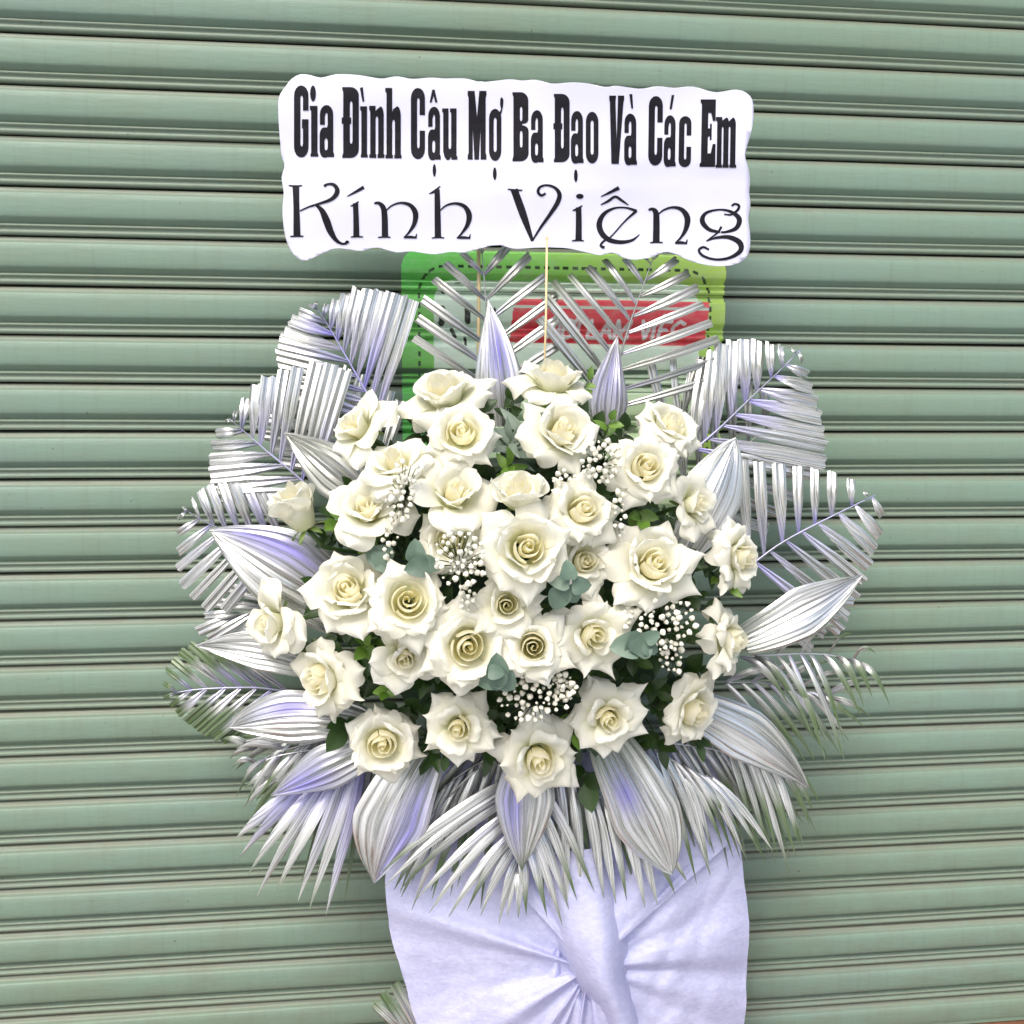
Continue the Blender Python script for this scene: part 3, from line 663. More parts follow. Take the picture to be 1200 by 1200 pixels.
# bottom
frond('silver palm tails hanging over the right side of the cloth', [(770, 880), (790, 892), (815, 905), (835, 912)],
      [(.0, .4, [(820, 1038), (832, 1020), (838, 1000)], 5), (.3, 1, [(850, 985), (846, 960), (862, 975), (875, 1000), (890, 990), (900, 995)], 7)], d=.19, cut=False, lav=.1, gtip=.55, we=10, wb=4, sag=(-4, -14), dout=.02)
frond('white silver palm tails hanging right of the middle pleated leaf', [(655, 900), (690, 925), (725, 950), (760, 985)],
      [(.0, .98, [(668, 1070), (690, 1062), (708, 1048), (724, 1056), (748, 1058), (762, 1062), (778, 1058), (796, 1040), (802, 1028)], 9)], d=.20, cut=False, lav=.08, gtip=.55, we=12.5, wb=5, sag=(-3, -14), dout=.025)
frond('dense silver palm tail fanning over the cloth under the front rose', [(618, 905), (614, 950), (612, 985), (610, 1010)],
      [(.0, 1., [(442, 1028), (462, 1048), (488, 1050), (512, 1066), (540, 1068), (570, 1078), (598, 1082)], 10), (.0, 1., [(690, 1048), (675, 1056), (660, 1072), (652, 1076), (632, 1082), (606, 1080)], 7)],
      d=.205, cut=False, lav=.28, lavend=.5, gtip=.5, we=13, wb=5, sag=(0, -22), dout=.03)
frond('bright silver palm leaflets behind the left of the dense tail', [(560, 900), (530, 930), (505, 965), (490, 990)],
      [(.0, .9, [(505, 1050), (480, 1060), (458, 1040), (445, 1028), (450, 1000)], 7)], d=.18, cut=False, lav=.0, gtip=.6, we=12.5, wb=5, sag=(0, -8), dul=.1)
frond('lavender and silver palm tail hanging free at the lower left', [(428, 888), (405, 905), (375, 918), (348, 925)],
      [(.0, 1., [(382, 1075), (366, 1070), (348, 1064), (340, 1058), (322, 1050), (302, 1042), (286, 1010), (280, 990)], 8)], d=.17, cut=False, lav=.8, lavend=.75, gtip=.3, we=14.5, wb=5, sag=(-4, -18), dout=.02)
frond('thin green and silver strands curling at the left edge', [(400, 878), (360, 880), (325, 886), (300, 896)],
      [(.2, 1., [(338, 925), (306, 940), (286, 950), (272, 930), (268, 905)], 6)], d=.17, cut=False, lav=.1, gtip=.9, we=6.5, wb=3, sag=(0, -18))
frond('shaggy green and silver fringe between the drooping leaf and the right striped leaf', [(755, 868), (795, 872), (835, 878), (872, 890)],
      [(.0, 1., [(800, 1000), (822, 1010), (845, 990), (860, 1010), (880, 985), (900, 1005), (925, 985), (940, 960)], 14)], d=.15, cut=False, lav=.15, gtip=1.1, dul=.45, we=8, wb=4, sag=(-3, -16), dout=.02)
frond('dark green grassy blades hanging behind the right lower fringe', [(790, 862), (830, 866), (870, 872), (905, 885)],
      [(.0, 1., [(815, 985), (840, 1005), (868, 1020), (895, 990), (918, 1015), (945, 985), (962, 945)], 10)], d=.13, cut=False, lav=.0, gtip=1.3, dul=.6, we=8, wb=4, sag=(-3, -18), dout=.015)
frond('silver blades spreading under the right middle rose', [(850, 800), (890, 800), (930, 806), (965, 818)],
      [(.0, 1., [(925, 905), (950, 900), (972, 882), (990, 878), (1012, 862), (1026, 845)], 8), (.0, 1., [(930, 780), (965, 776), (1000, 782), (1022, 800)], 5)], d=.15, cut=False, lav=.2, gtip=.9, dul=.3, we=8.5, wb=4, sag=(0, -16), dout=.02)
frond('silver palm blades filling between the middle and right drooping leaves', [(640, 890), (670, 900), (705, 915), (735, 930)],
      [(.0, 1., [(640, 1050), (660, 1040), (684, 1060), (704, 1034), (726, 1048), (742, 1030), (770, 1042)], 9)], d=.175, cut=False, lav=.1, gtip=1.7, dul=.8, we=9, wb=5, sag=(-2, -10), dout=.02)
frond('green backed palm blades filling left of the middle pleated leaf', [(590, 880), (560, 895), (530, 915), (505, 940)],
      [(.0, 1., [(560, 1062), (535, 1040), (515, 1058), (492, 1032), (470, 1046), (452, 1018), (440, 1000)], 9)], d=.165, cut=False, lav=.05, gtip=1.7, dul=.8, we=10, wb=5, sag=(2, -10), dout=.02)
frond('wispy green blades behind the free hanging lower left tail', [(440, 870), (400, 880), (360, 892), (330, 905)],
      [(.0, 1., [(398, 1060), (372, 1048), (355, 1030), (330, 1010), (300, 985), (285, 960), (290, 930)], 9)], d=.145, cut=False, lav=.2, gtip=.9, dul=.35, we=9, wb=4, sag=(2, -14), dout=.01)
frond('silver leaflets filling under the left patched leaf', [(420, 845), (380, 856), (335, 868), (300, 880)],
      [(.0, 1., [(360, 930), (330, 928), (300, 925), (278, 905), (262, 890)], 6), (.0, 1., [(340, 838), (300, 846), (272, 858), (258, 872)], 5)], d=.14, cut=False, lav=.1, gtip=.7, dul=.25, we=10, wb=4, sag=(0, -10))
frond('dark green palm blades behind the middle of the silver fringe', [(560, 870), (600, 880), (650, 882), (700, 872)],
      [(.0, 1., [(470, 1000), (500, 1030), (540, 1040), (575, 1055), (610, 1050), (650, 1048), (690, 1040), (720, 1020), (750, 1005)], 15)], d=.14, cut=False, lav=.0, gtip=2., dul=.85, we=11, wb=6, sag=(0, -6), dout=.01, rcol=blend(0, 1))
frond('dark green palm blades behind the lower left leaves', [(460, 860), (430, 868), (400, 872), (370, 872)],
      [(.0, 1., [(450, 1000), (420, 1010), (395, 1020), (370, 1005), (345, 985), (318, 960), (300, 930)], 10)], d=.13, cut=False, lav=.0, gtip=2., dul=.85, we=10, wb=6, sag=(0, -6), dout=.01, rcol=blend(0, 1))
frond('cut palm leaflet tips low beside the left edge of the cloth', [(530, 1270), (500, 1240), (480, 1215)],
      [(.1, .9, [(462, 1152), (448, 1164), (438, 1176)], 3)], d=.12, lav=.0, dul=.55, gtip=.75, we=13)

def pleated(label, base, tip, width, bend=(0, 0), d0=.2, d1=.2, npl=7, lav=None, grn=0., dul=.0, wpeak=.45, fold=.0, amp=2.2, bulge=.02, blunt=.0, tilt=0., gtip=0.):
    """lanceolate pleated leaf. lav = list of (u, v, radius u, radius v, strength)"""
    nr, nc = 22, npl*2+1
    o = empty('pleated_leaf', W(base[0], base[1], d0), label, 'leaf')
    mid = ((base[0]+tip[0])/2+bend[0], (base[1]+tip[1])/2+bend[1]); pts = []
    for k in range(nr):
        t = k/(nr-1); a, b, c = (1-t)**2, 2*t*(1-t), t*t
        pts.append(W(a*base[0]+b*mid[0]+c*tip[0], a*base[1]+b*mid[1]+c*tip[1], d0+(d1-d0)*t+bulge*math.sin(math.pi*t)))
    m = mpp(d0); vs, uv, cs = [], [], []
    ph = rnd.uniform(0, 9)
    for k in range(nr):
        t = k/(nr-1); T = (pts[min(k+1, nr-1)]-pts[max(k-1, 0)]).normalized()
        Nn = Vector((0, -1, 0)); S = T.cross(Nn).normalized(); Nn = S.cross(T).normalized()
        S, Nn = S*math.cos(tilt)+Nn*math.sin(tilt), -S*math.sin(tilt)+Nn*math.cos(tilt)
        w = (t/wpeak)**.7*.42+.58 if t < wpeak else max(0, 1-((t-wpeak)/(1-wpeak))**1.55)**(1-.4*blunt)
        w = max(w, .015)*width*.5*m
        for j in range(nc):
            u = -1+2*j/(nc-1); u += (.035*math.sin(j*2.7+ph) if 0 < j < nc-1 else 0)
            zg = (amp*.001*(1 if j % 2 else -1))*min(1, w/(.5*width*.5*m))*(.7+.3*math.sin(j*2.1+ph))
            vs.append(pts[k]+S*(u*w)+Nn*(zg-fold*abs(u)*w-.10*u*u*w+.0012*math.sin(t*9+u*3+ph))+T*(.002*math.sin(j*1.7+ph)*(t > .9)))
            uv.append((u*.8+.5+ph, t)); lv = 0.
            for (lu, lt, ru, rt, s) in (lav or []): lv = max(lv, s*math.exp(-((u-lu)/ru)**2*1.2-((t-lt)/rt)**2*1.2))
            g = max(grn*max(0, 1-t*3), gtip*max(0, (t-.8)/.2))
            cs.append(blend(min(1, lv), min(1, g), dul))
    sharp_columns(part('blade', vs, grid_faces(nr, nc), M['paint'], o, uv=uv, col=cs).data, nc)
    jm = (nc-1)//2
    rib = [Vector(vs[k*nc+jm])+Vector((0, -.0012, 0)) for k in range(0, nr, 2)]
    v2, f2 = tube(rib, .0013, .0004, 5)
    part('midrib', v2, f2, M['paint'], o, uv=[(.5, .5)]*len(v2), col=[blend(.1, .0, .2+dul*.5)]*len(v2))
    return o

pleated('tall silver pleated leaf with lavender stripe standing between the top roses', (590, 500), (572, 352), 56, (5, 0), .20, .165, 8, [(.1, .58, .55, .30, 1.)], wpeak=.35, amp=1.6, fold=.15)
pleated('narrow grey folded leaf right of the topmost centre rose', (712, 515), (724, 394), 50, (-4, 0), .20, .165, 7, [(.0, .6, 1.2, .4, .55)], dul=.45, wpeak=.35, fold=.4)
pleated('dark tarnished pleated leaf above the closed rosebud', (452, 605), (334, 508), 62, (-2, -6), .21, .165, 7, None, dul=.85, fold=.12, wpeak=.5, amp=1.8)
pleated('widest silver leaf with lavender streak left of the rose cluster', (420, 730), (246, 622), 100, (6, -6), .20, .185, 9, [(.55, .62, .42, .34, .95)], fold=.05, wpeak=.5, blunt=.3, amp=2.4, tilt=.1)
pleated('white silver leaf ending in a point at the left middle', (372, 785), (230, 757), 48, (8, -14), .21, .18, 7, None, wpeak=.5, amp=2.0)
pleated('broad silver leaf with lavender patch below the small green tipped frond', (425, 848), (270, 852), 66, (0, -18), .21, .18, 8, [(.35, .55, .4, .22, .9)], wpeak=.55, blunt=.6, amp=2.0)
pleated('grey leaf with bright lavender fold under the lower left rose', (455, 868), (318, 932), 58, (-4, 6), .215, .20, 6, [(-.1, .72, .8, .3, 1.)], dul=.3, wpeak=.5, fold=.3)
pleated('long silver leaf with lavender right half hanging at the cloth corner', (500, 880), (438, 1034), 92, (-16, 0), .225, .215, 7, [(-.5, .55, .42, .5, .95)], wpeak=.55, grn=.6, blunt=.2, amp=2.2)
pleated('short lavender and grey leaf with green tip below the front rose', (620, 885), (612, 1020), 74, (-2, 6), .245, .24, 7, [(.45, .42, .45, .4, .95)], wpeak=.35, gtip=1., dul=.15, amp=1.8)
pleated('large drooping silver leaf with lavender spot hanging over the cloth', (712, 868), (788, 1024), 88, (10, 6), .24, .24, 9, [(.3, .35, .4, .17, 1.)], wpeak=.55, grn=.7, blunt=.5, amp=2.4)
pleated('silver striped leaf pointing down right to the shutter', (805, 828), (948, 924), 68, (18, -14), .23, .20, 9, None, wpeak=.4, amp=2.2, grn=.3)
pleated('silver striped leaf pointing up right beside the drooping green frond', (872, 752), (1010, 674), 66, (14, 6), .21, .18, 8, None, wpeak=.45, amp=2.2, grn=.5)
pleated('bright white silver leaf folded to a sharp point at upper right', (790, 668), (862, 514), 78, (16, 4), .20, .175, 6, None, wpeak=.6, blunt=.6, fold=.25, amp=1.6)

# ------------------------------------------------------------------ roses
def petal_mesh(th, r0, z0, Wd, L, phi0, phi1, pw, cup, roll, point, seed, nu=11, nv=12, ruffle=.02, lip=0., skew=0.):
    rg = random.Random(seed); vs, uv = [], []
    r, z = r0, z0; path = []
    for k in range(nv+1):
        t = k/nv; phi = phi0+(phi1-phi0)*t**pw+lip*max(0, (t-.78)/.22)**1.5
        if k: r += math.sin(phi)*L/nv; z += math.cos(phi)*L/nv
        path.append((r, z, phi))
    ph1, ph2 = rg.uniform(0, 6.28), rg.uniform(0, 6.28); ct, st = math.cos(th), math.sin(th)
    for k, (r, z, phi) in enumerate(path):
        t = k/nv
        if t < .58: w = .42+.58*math.sin(math.pi/2*t/.58)
        else: w = max(0., 1-((t-.58)/.425)**(3.2-1.7*point))**(.55+.25*point)
        kap = (1-smooth01(.35, .85, t))*cup/max(r, .12)+smooth01(.4, 1., t)*(-roll)
        nr_, nz_ = math.cos(phi), -math.sin(phi)       # outer side of the petal
        for j in range(nu):
            u = -1+2*j/(nu-1); s = u*w*Wd
            if abs(kap) > 1e-3: lat = math.sin(s*kap)/kap; off = (1-math.cos(min(abs(s*kap), 3.1)))/kap
            else: lat, off = s, 0
            rf = ruffle*(math.sin(u*3.1+ph1+t*2)+.6*math.sin(u*6.3+ph2))*t*t
            er = max(0., roll)*.42*max(0, abs(u)-.45)**2*max(0, t-.3)*4*.5   # rolled edges
            o = -off+rf+er
            rr_ = r+nr_*o; zz = z+nz_*o
            lat += skew*t*t*.15
            vs.append((rr_*ct-lat*st, rr_*st+lat*ct, zz)); uv.append(((u*w+1)/2, t))
    return mk_mesh('petal', vs, grid_faces(nv+1, nu), uv=uv)

def heart_petal(th, Rk, dR, H, half, lip, seed, nu=15, nv=11):
    """one wrapped petal of the bud: shares the egg shape of its neighbours, one edge tucked under the next"""
    g = random.Random(seed); vs, uv = [], []; p1, p2 = g.uniform(0, 6.28), g.uniform(0, 6.28); ox, oy = g.uniform(-.5, .5)*dR, g.uniform(-.5, .5)*dR
    for k in range(nv+1):
        v = k/nv
        for j in range(nu):
            u = -1+2*j/(nu-1); a = th+u*half*(1-.10*(1-v))
            top = H*(1-.20*abs(u)**2.0+.05*math.sin(u*3.4+p1)); z = top*v
            r = Rk*(.45+.55*math.sin(math.pi*(.08+.72*v)))+u*.46*dR+.16*dR*math.sin(u*2.6+p2+v*2)
            r += lip*max(0, (v-.80)/.20)**1.7*(.75+.35*math.sin(u*3+p2))
            r += .03*max(0, abs(u)-.75)/.25*v*(1 if u > 0 else -.2)
            vs.append((r*math.cos(a)+ox*v, r*math.sin(a)+oy*v, z-.10*lip*max(0, (v-.86)/.14)**2)); uv.append(((u+1)/2, v))
    return mk_mesh('petal', vs, grid_faces(nv+1, nu), uv=uv)

def rose_kit(kind, seed):
    """list of (part name, mesh, material) for a unit rose, axis +Z"""
    g = random.Random(seed); P = []; GA = math.radians(137.5); a0 = g.uniform(0, 6.28)
    hh = {'open': .78, 'star': .74, 'full': .66, 'cup': .9, 'bud': 1.25, 'loose': .82, 'bowl': .82}[kind]
    hr = {'open': .30, 'star': .26, 'full': .34, 'cup': .34, 'bud': .26, 'loose': .22, 'bowl': .28}[kind]
    nh = {'open': 9, 'star': 8, 'full': 9, 'cup': 9, 'bud': 7, 'loose': 7, 'bowl': 9}[kind]
    hh *= 1.10; hr *= 1.18; nh = max(6, nh-1); dR = hr/nh
    for k in range(nh):
        q = (k+1)/nh
        P.append(('petal', heart_petal(a0+k*GA+g.uniform(-.25, .25), .02+hr*q, dR, hh*(1.0+.03*(1-q)-.02*q+g.uniform(-.025, .025)), math.radians(g.uniform(82, 108)-30*q), .004+.075*q**1.6, g.random()), 'heart'))
    def ring(n, r0, L, Wd, p0, p1, pw, cup, roll, point, mat='petal', lip=0., jit=.22, z0=0., pj=9):
        b = g.uniform(0, 6.28)
        for k in range(n):
            P.append(('petal', petal_mesh(b+2*math.pi*k/n+g.uniform(-jit, jit), r0, z0, Wd*g.uniform(.8, 1.2), L*g.uniform(.84, 1.14), math.radians(p0+g.uniform(-7, 7)), math.radians(p1+g.uniform(-pj, pj)*(2.4 if pj > 5 else 1)), pw, cup, roll*g.uniform(.6, 1.7), point*g.uniform(.85, 1.4), g.random(),
                      lip=math.radians(lip), skew=g.uniform(-1, 1), ruffle=.035), mat))
    if kind == 'open':
        ring(4, .27, .84, .42, 10, 24, 1.2, .9, .3, .3, lip=75, mat='petal'); ring(6, .22, .95, .42, 18, 84, 1.2, .7, 1.9, 1.1, lip=55); ring(6, .20, 1.14, .44, 34, 118, 1.1, .5, 2.4, 1.2, lip=35)
    elif kind == 'star':
        ring(3, .25, .80, .40, 10, 26, 1.2, .9, .4, .4, lip=80); ring(6, .22, .98, .42, 24, 92, 1.0, .6, 2.0, 1.1, lip=35); ring(5, .18, 1.15, .42, 45, 112, .9, .4, 2.4, 1.2, lip=20)
    elif kind == 'full':
        ring(5, .40, .76, .46, 12, 30, 1.2, .9, .2, .2, lip=80); ring(5, .30, .86, .46, 22, 78, 1.2, .7, 1.5, .9, lip=55); ring(6, .22, 1.12, .45, 36, 116, 1.0, .5, 2.2, 1.2, lip=35)
    elif kind == 'cup':
        ring(4, .30, .95, .52, 26, 2, 1.0, 1., -.3, .1, lip=45, pj=4); ring(5, .30, 1.02, .60, 48, -4, .9, 1., -.3, .25, lip=40, pj=4); ring(3, .25, 1.0, .55, 62, 0, .8, .95, .2, .5, lip=70, pj=4)
    elif kind == 'bud':
        ring(4, .24, 1.30, .50, 16, 0, 1.0, 1., -.2, .2, lip=30, pj=4); ring(5, .26, 1.32, .54, 32, -8, .9, 1., -.2, .4, lip=45, pj=4)
    elif kind == 'bowl':
        ring(4, .26, .84, .46, 24, 4, 1.0, 1., -.2, .15, lip=40, pj=4); ring(4, .28, .88, .50, 36, 6, 1.0, .95, .1, .4, lip=85, pj=5); ring(7, .22, 1.12, .46, 40, 112, 1.0, .5, 1.9, 1.1, lip=25)
    elif kind == 'loose':
        ring(4, .22, .92, .44, 10, 20, 1.2, .9, .2, .4, lip=60); ring(4, .2, 1.12, .52, 22, 82, 1.0, .6, 1.0, .7, lip=40); ring(3, .2, 1.15, .52, 35, 108, 1.0, .4, 1.3, .8, lip=20)
    for k in range(5):                                  # sepals under the bloom
        P.append(('sepal', petal_mesh(a0+k*2*math.pi/5, .07, -.06, .10, .55, math.radians(70), math.radians(135), 1, .2, .4, 1.3, g.random(), nu=5, nv=6), 'sepal'))
    return P
KITS = {k: [rose_kit(k, s*31+i) for i in range(n)] for s, (k, n) in enumerate((('open', 6), ('star', 5), ('full', 6), ('cup', 1), ('bud', 1), ('loose', 7), ('bowl', 6)))}

FOAM_C = W(615, 690, .165)
def dome(px, py):
    q = ((px-605)/300)**2+((py-680)/260)**2
    return .265+.125*max(0, 1-q)
# px, py of the bloom centre, diameter px, lean (image right, image down), kind, variant, depth tweak, label
ROSES = [
 (420, 502, 80, (-.65, -.55), 'loose', 0, 0, 'white rose at the upper left corner of the cluster, below the lavender palm frond base'),
 (522, 462, 94, (-.40, -.72), 'bowl', 0, 0, 'white rose left of the tall lavender leaf, highest on that side'),
 (541, 508, 84, (.0, -.30), 'full', 0, .02, 'white rose just left of the grey green sage sprig'),
 (649, 446, 88, (.05, -.92), 'bowl', 1, 0, 'topmost white rose standing upright right below the thin bamboo stick'),
 (658, 507, 88, (.20, -.55), 'bowl', 2, .01, 'white rose directly under the topmost centre rose'),
 (786, 500, 80, (.40, -.60), 'full', 2, -.01, 'white rose touching the upright grey leaflets at the upper right'),
 (755, 548, 94, (-.05, -.20), 'open', 1, .02, 'white ruffled rose beside the upper right cloud of baby\'s breath'),
 (812, 592, 74, (.60, -.25), 'loose', 2, 0, 'small white rose overlapping the bright white folded leaf'),
 (864, 652, 86, (.66, -.10), 'open', 2, 0, 'white rose at the right edge, under the bright white folded leaf'),
 (465, 545, 86, (-.35, -.62), 'loose', 1, .01, 'white rose half covered by baby\'s breath at the upper left'),
 (350, 602, 74, (-.38, -.80), 'bud', 0, 0, 'closed oval white rosebud at the left edge'),
 (430, 598, 92, (-.10, -.60), 'loose', 2, .01, 'white rose with wide spread petals right of the closed rosebud'),
 (532, 580, 96, (.15, -.60), 'loose', 0, .01, 'white rose with wide open petals left of the tight cupped rose'),
 (609, 578, 70, (.0, -.70), 'cup', 0, .02, 'tight cupped round white rose near the middle'),
 (681, 598, 92, (.10, -.35), 'open', 3, .01, 'white rose right of the tight cupped rose'),
 (617, 643, 108, (.0, -.30), 'bowl', 2, .04, 'largest open white rose directly below the tight cupped rose'),
 (528, 634, 80, (-.10, -.25), 'full', 0, .0, 'white rose behind the central spray of baby\'s breath'),
 (684, 658, 82, (.05, -.10), 'star', 0, -.01, 'white rose partly hidden by the middle eucalyptus leaves'),
 (766, 662, 104, (.10, -.42), 'bowl', 0, .02, 'big white rose with bulging bowl above the right baby\'s breath'),
 (409, 692, 96, (-.10, -.45), 'bowl', 1, .01, 'white rose to the right of the widest lavender streaked leaf'),
 (478, 704, 98, (-.05, -.15), 'full', 1, .03, 'broad flat white rose under the left eucalyptus leaves'),
 (594, 709, 84, (.05, -.05), 'star', 1, .02, 'white rose with small yellow heart under the largest rose'),
 (474, 770, 80, (.0, .05), 'loose', 1, .0, 'white rose with few round petals and a small plain heart'),
 (549, 757, 102, (-.05, -.05), 'full', 2, .03, 'white rose with double yellow heart beside the eucalyptus rosette'),
 (625, 758, 90, (.0, -.05), 'open', 2, .03, 'white rose above the lower cloud of baby\'s breath'),
 (696, 745, 98, (.05, .0), 'star', 2, .02, 'white rose with round golden heart left of the stacked eucalyptus leaves'),
 (322, 730, 82, (-.72, -.05), 'loose', 2, 0, 'white rose at the left edge lying on silver leaves'),
 (380, 795, 96, (-.60, .15), 'open', 3, 0, 'white rose at the lower left turned toward the green tipped frond'),
 (852, 750, 90, (.66, .05), 'open', 0, 0, 'white rose at the right edge beside the right baby\'s breath'),
 (812, 832, 90, (.60, .15), 'full', 0, 0, 'white rose turned right at the lower right, at the striped leaf base'),
 (713, 842, 92, (.0, -.05), 'star', 0, .01, 'star shaped white rose above the drooping silver leaf with lavender spot'),
 (449, 872, 88, (-.15, .15), 'full', 1, 0, 'white rose at the lower left above the cloth corner'),
 (537, 853, 88, (-.05, .10), 'star', 1, .01, 'white rose between the lower left rose and the front star rose'),
 (631, 889, 106, (.0, .10), 'star', 2, .02, 'lowest white rose with broad star petals above the green tipped leaf'),
]
def copy_kit(kit, parent):
    for nm, me, mt in kit:
        if not me.materials: me.materials.append(M[mt])
        o = bpy.data.objects.new(nm, me); COL.objects.link(o); o.parent = parent
use = {}
for n, (px, py, dia, lean, kind, var, dd, label) in enumerate(ROSES):
    d = dome(px, py)+dd
    lk = min(1.06, .92/max(.01, math.hypot(*lean))); lean = (lean[0]*lk+.10*math.sin(n*2.3), lean[1]*lk+.10*math.cos(n*1.7)-.05)
    ax = Vector((lean[0], -math.sqrt(max(.05, 1-lean[0]**2-lean[1]**2)), -lean[1])).normalized()
    sc_ = dia*.5*mpp(d)*{'cup': 1.2, 'bud': 1.2, 'loose': 1.04}.get(kind, 1.03)
    up = .42 if kind in ('cup', 'bud') else .30
    c = W(px, py, d)-ax*(up*sc_)
    o = empty('white_rose', c, label, 'rose', 'white roses of the arrangement')
    q = ax.to_track_quat('Z', 'Y') @ Matrix.Rotation(n*2.399+.4, 4, 'Z').to_quaternion()
    o.rotation_mode = 'QUATERNION'; o.rotation_quaternion = q; o.scale = (sc_, sc_, sc_*.88)
    use[kind] = use.get(kind, -1)+1; copy_kit(KITS[kind][use[kind] % len(KITS[kind])], o)
    # stem runs back into the foam
    inv = (Matrix.Translation(c) @ q.to_matrix().to_4x4() @ Matrix.Diagonal((sc_, sc_, sc_*.88, 1))).inverted()
    tgt = FOAM_C+Vector(((c.x-FOAM_C.x)*.55, 0, (c.z-FOAM_C.z)*.55))
    pa = [c-ax*.004, c-ax*.03, (c-ax*.05)*.5+tgt*.5, tgt]
    vs, fs = tube([Vector(p) for p in cr([tuple(p) for p in pa], 8)], .0034, .0030, 6)
    link('stem', mk_mesh('stem', [inv @ v for v in vs], fs, uv=[(.5, .5)]*len(vs)), M['stem'], o)

# ------------------------------------------------------------------ foam, stand
def blob(rx, ry, rz, n=10, m=14, sq=.5):
    vs = []
    for i in range(n+1):
        th = math.pi*i/n
        for j in range(m):
            ph = 2*math.pi*j/m
            s = lambda q: math.copysign(abs(q)**sq, q)
            vs.append(Vector((rx*s(math.sin(th))*s(math.cos(ph)), ry*s(math.sin(th))*s(math.sin(ph)), rz*s(math.cos(th)))))
    fs = [(i*m+j, i*m+(j+1) % m, (i+1)*m+(j+1) % m, (i+1)*m+j) for i in range(n) for j in range(m)]
    return vs, fs
vs, fs = blob(.215, .075, .20)
fo = link('floral_foam', mk_mesh('floral_foam', vs, fs), M['foam'], loc=FOAM_C); tag(fo, 'dark green floral foam block hidden behind the roses', 'foam')
st = empty('flower_stand', (FOAM_C.x, FOAM_C.y, 0), 'wooden tripod stand under the lavender white cloth', 'stand')
fx, fy, fz = FOAM_C
v, f = box(fx-.15, fx+.15, fy-.06, fy+.06, fz-.225, fz-.205); part('tray', v, f, M['foam'], st, smooth=False)
for dx, dy in ((-.10, .085), (.10, .085), (0, .125)):
    vs, fs = tube([(fx+dx*.8, fy+dy*1.0, fz-.225), (fx+dx*1.1, fy+dy, .0)], .011, .011, 8); part('leg', vs, fs, M['wood'], st)

# ------------------------------------------------------------------ green filling
def leaf_mesh(L, Wd, seed, round_=0.):
    g = random.Random(seed); nr, nc = 7, 5; vs, uv = [], []; bend = g.uniform(.1, .6)
    for k in range(nr):
        t = k/(nr-1); w = math.sin(math.pi*min(1, t*.96+.04)**(.8-.25*round_))**(.9-.35*round_)*Wd*.5
        for j in range(nc):
            u = -1+j*.5
            vs.append((u*w, L*t, -bend*L*t*t*.6+.22*abs(u)*w+.04*L*math.sin(t*5+u)*.3)); uv.append(((u+1)/2, t))
    return mk_mesh('leaf', vs, grid_faces(nr, nc), uv=uv)
LEAF = [leaf_mesh(1, .62, 1), leaf_mesh(1, .5, 2), leaf_mesh(1, .75, 3)]
LEAFM = {}
def leaf_of(mat, k):
    if (mat, k) not in LEAFM:
        me = LEAF[k].copy(); me.materials.clear(); me.materials.append(M[mat]); LEAFM[(mat, k)] = me
    return LEAFM[(mat, k)]
ROUND = leaf_mesh(1, .95, 5, 1.); ROUND.materials.append(M['euca'])
SLIM = leaf_mesh(1, .30, 6); SLIM.materials.append(M['sage'])

def sprig(px, py, d, out, n, size, mat, label, cat='sprig', name='leaf_sprig', group=None, mesh=None, spread=1.0, length=26):
    """a stem with alternate leaves; out = direction in the picture (right, down)"""
    m = mpp(d); o_ = Vector((out[0], -.55, -out[1])).normalized()
    tip = W(px, py, d); base = tip-o_*(length*m*1.6)
    o = empty(name, base, label, cat, group)
    vs, fs = tube([base, (base+tip)/2+Vector((rnd.uniform(-.004, .004), 0, rnd.uniform(-.004, .004))), tip], .0015, .0008, 5)
    part('stalk', vs, fs, M['stem'], o, uv=[(.5, .5)]*len(vs))
    for k in range(n):
        t = (k+1)/n; p = base.lerp(tip, .25+.75*t)
        side = o_.orthogonal().normalized(); side = Matrix.Rotation(k*2.4+rnd.uniform(-.4, .4), 3, o_) @ side
        dirv = (o_*rnd.uniform(.35, .8)+side*spread).normalized() if k < n-1 else (o_+side*.25).normalized()
        nrm = (Vector((rnd.uniform(-.5, .5), -1, rnd.uniform(.1, .9)))).normalized(); xx = dirv.cross(nrm).normalized(); nn = xx.cross(dirv)
        R3 = Matrix((xx, dirv, nn)).transposed(); s = size*m*rnd.uniform(.75, 1.25)
        me = mesh or leaf_of(mat, rnd.randrange(3))
        l = bpy.data.objects.new('leaf', me); COL.objects.link(l); l.parent = o
        l.matrix_basis = Matrix.Translation(p-base) @ R3.to_4x4() @ Matrix.Scale(s, 4)
    return o
GR = 'dark green leafy sprigs among the roses'
spots = []
for gy in range(470, 900, 34):
    for gx in range(380, 860, 36):
        x, y = gx+rnd.uniform(-14, 14), gy+rnd.uniform(-14, 14)
        if ((x-612)/262)**2+((y-690)/222)**2 < 1: spots.append((x, y))
SHORT = ['upper left corner rose', 'rose beside tall lavender leaf', 'rose by the sage sprig', 'topmost rose', 'rose under topmost rose', 'rose by the upright leaflets', 'ruffled upper right rose', 'rose on white folded leaf',
         'upper right edge rose', 'half covered rose', 'closed rosebud', 'rose right of rosebud', 'rose left of cupped rose', 'cupped rose', 'rose right of cupped rose', 'largest rose', 'rose behind baby\'s breath', 'rose behind eucalyptus',
         'bulging rose', 'rose by the streaked leaf', 'broad flat rose', 'rose under largest rose', 'few petalled rose', 'double hearted rose', 'rose above lower baby\'s breath', 'golden hearted rose', 'left edge rose', 'lower left rose',
         'right edge rose', 'rose turned right', 'star rose', 'cloth corner rose', 'rose left of lowest rose', 'lowest rose']
seen_lab = set()
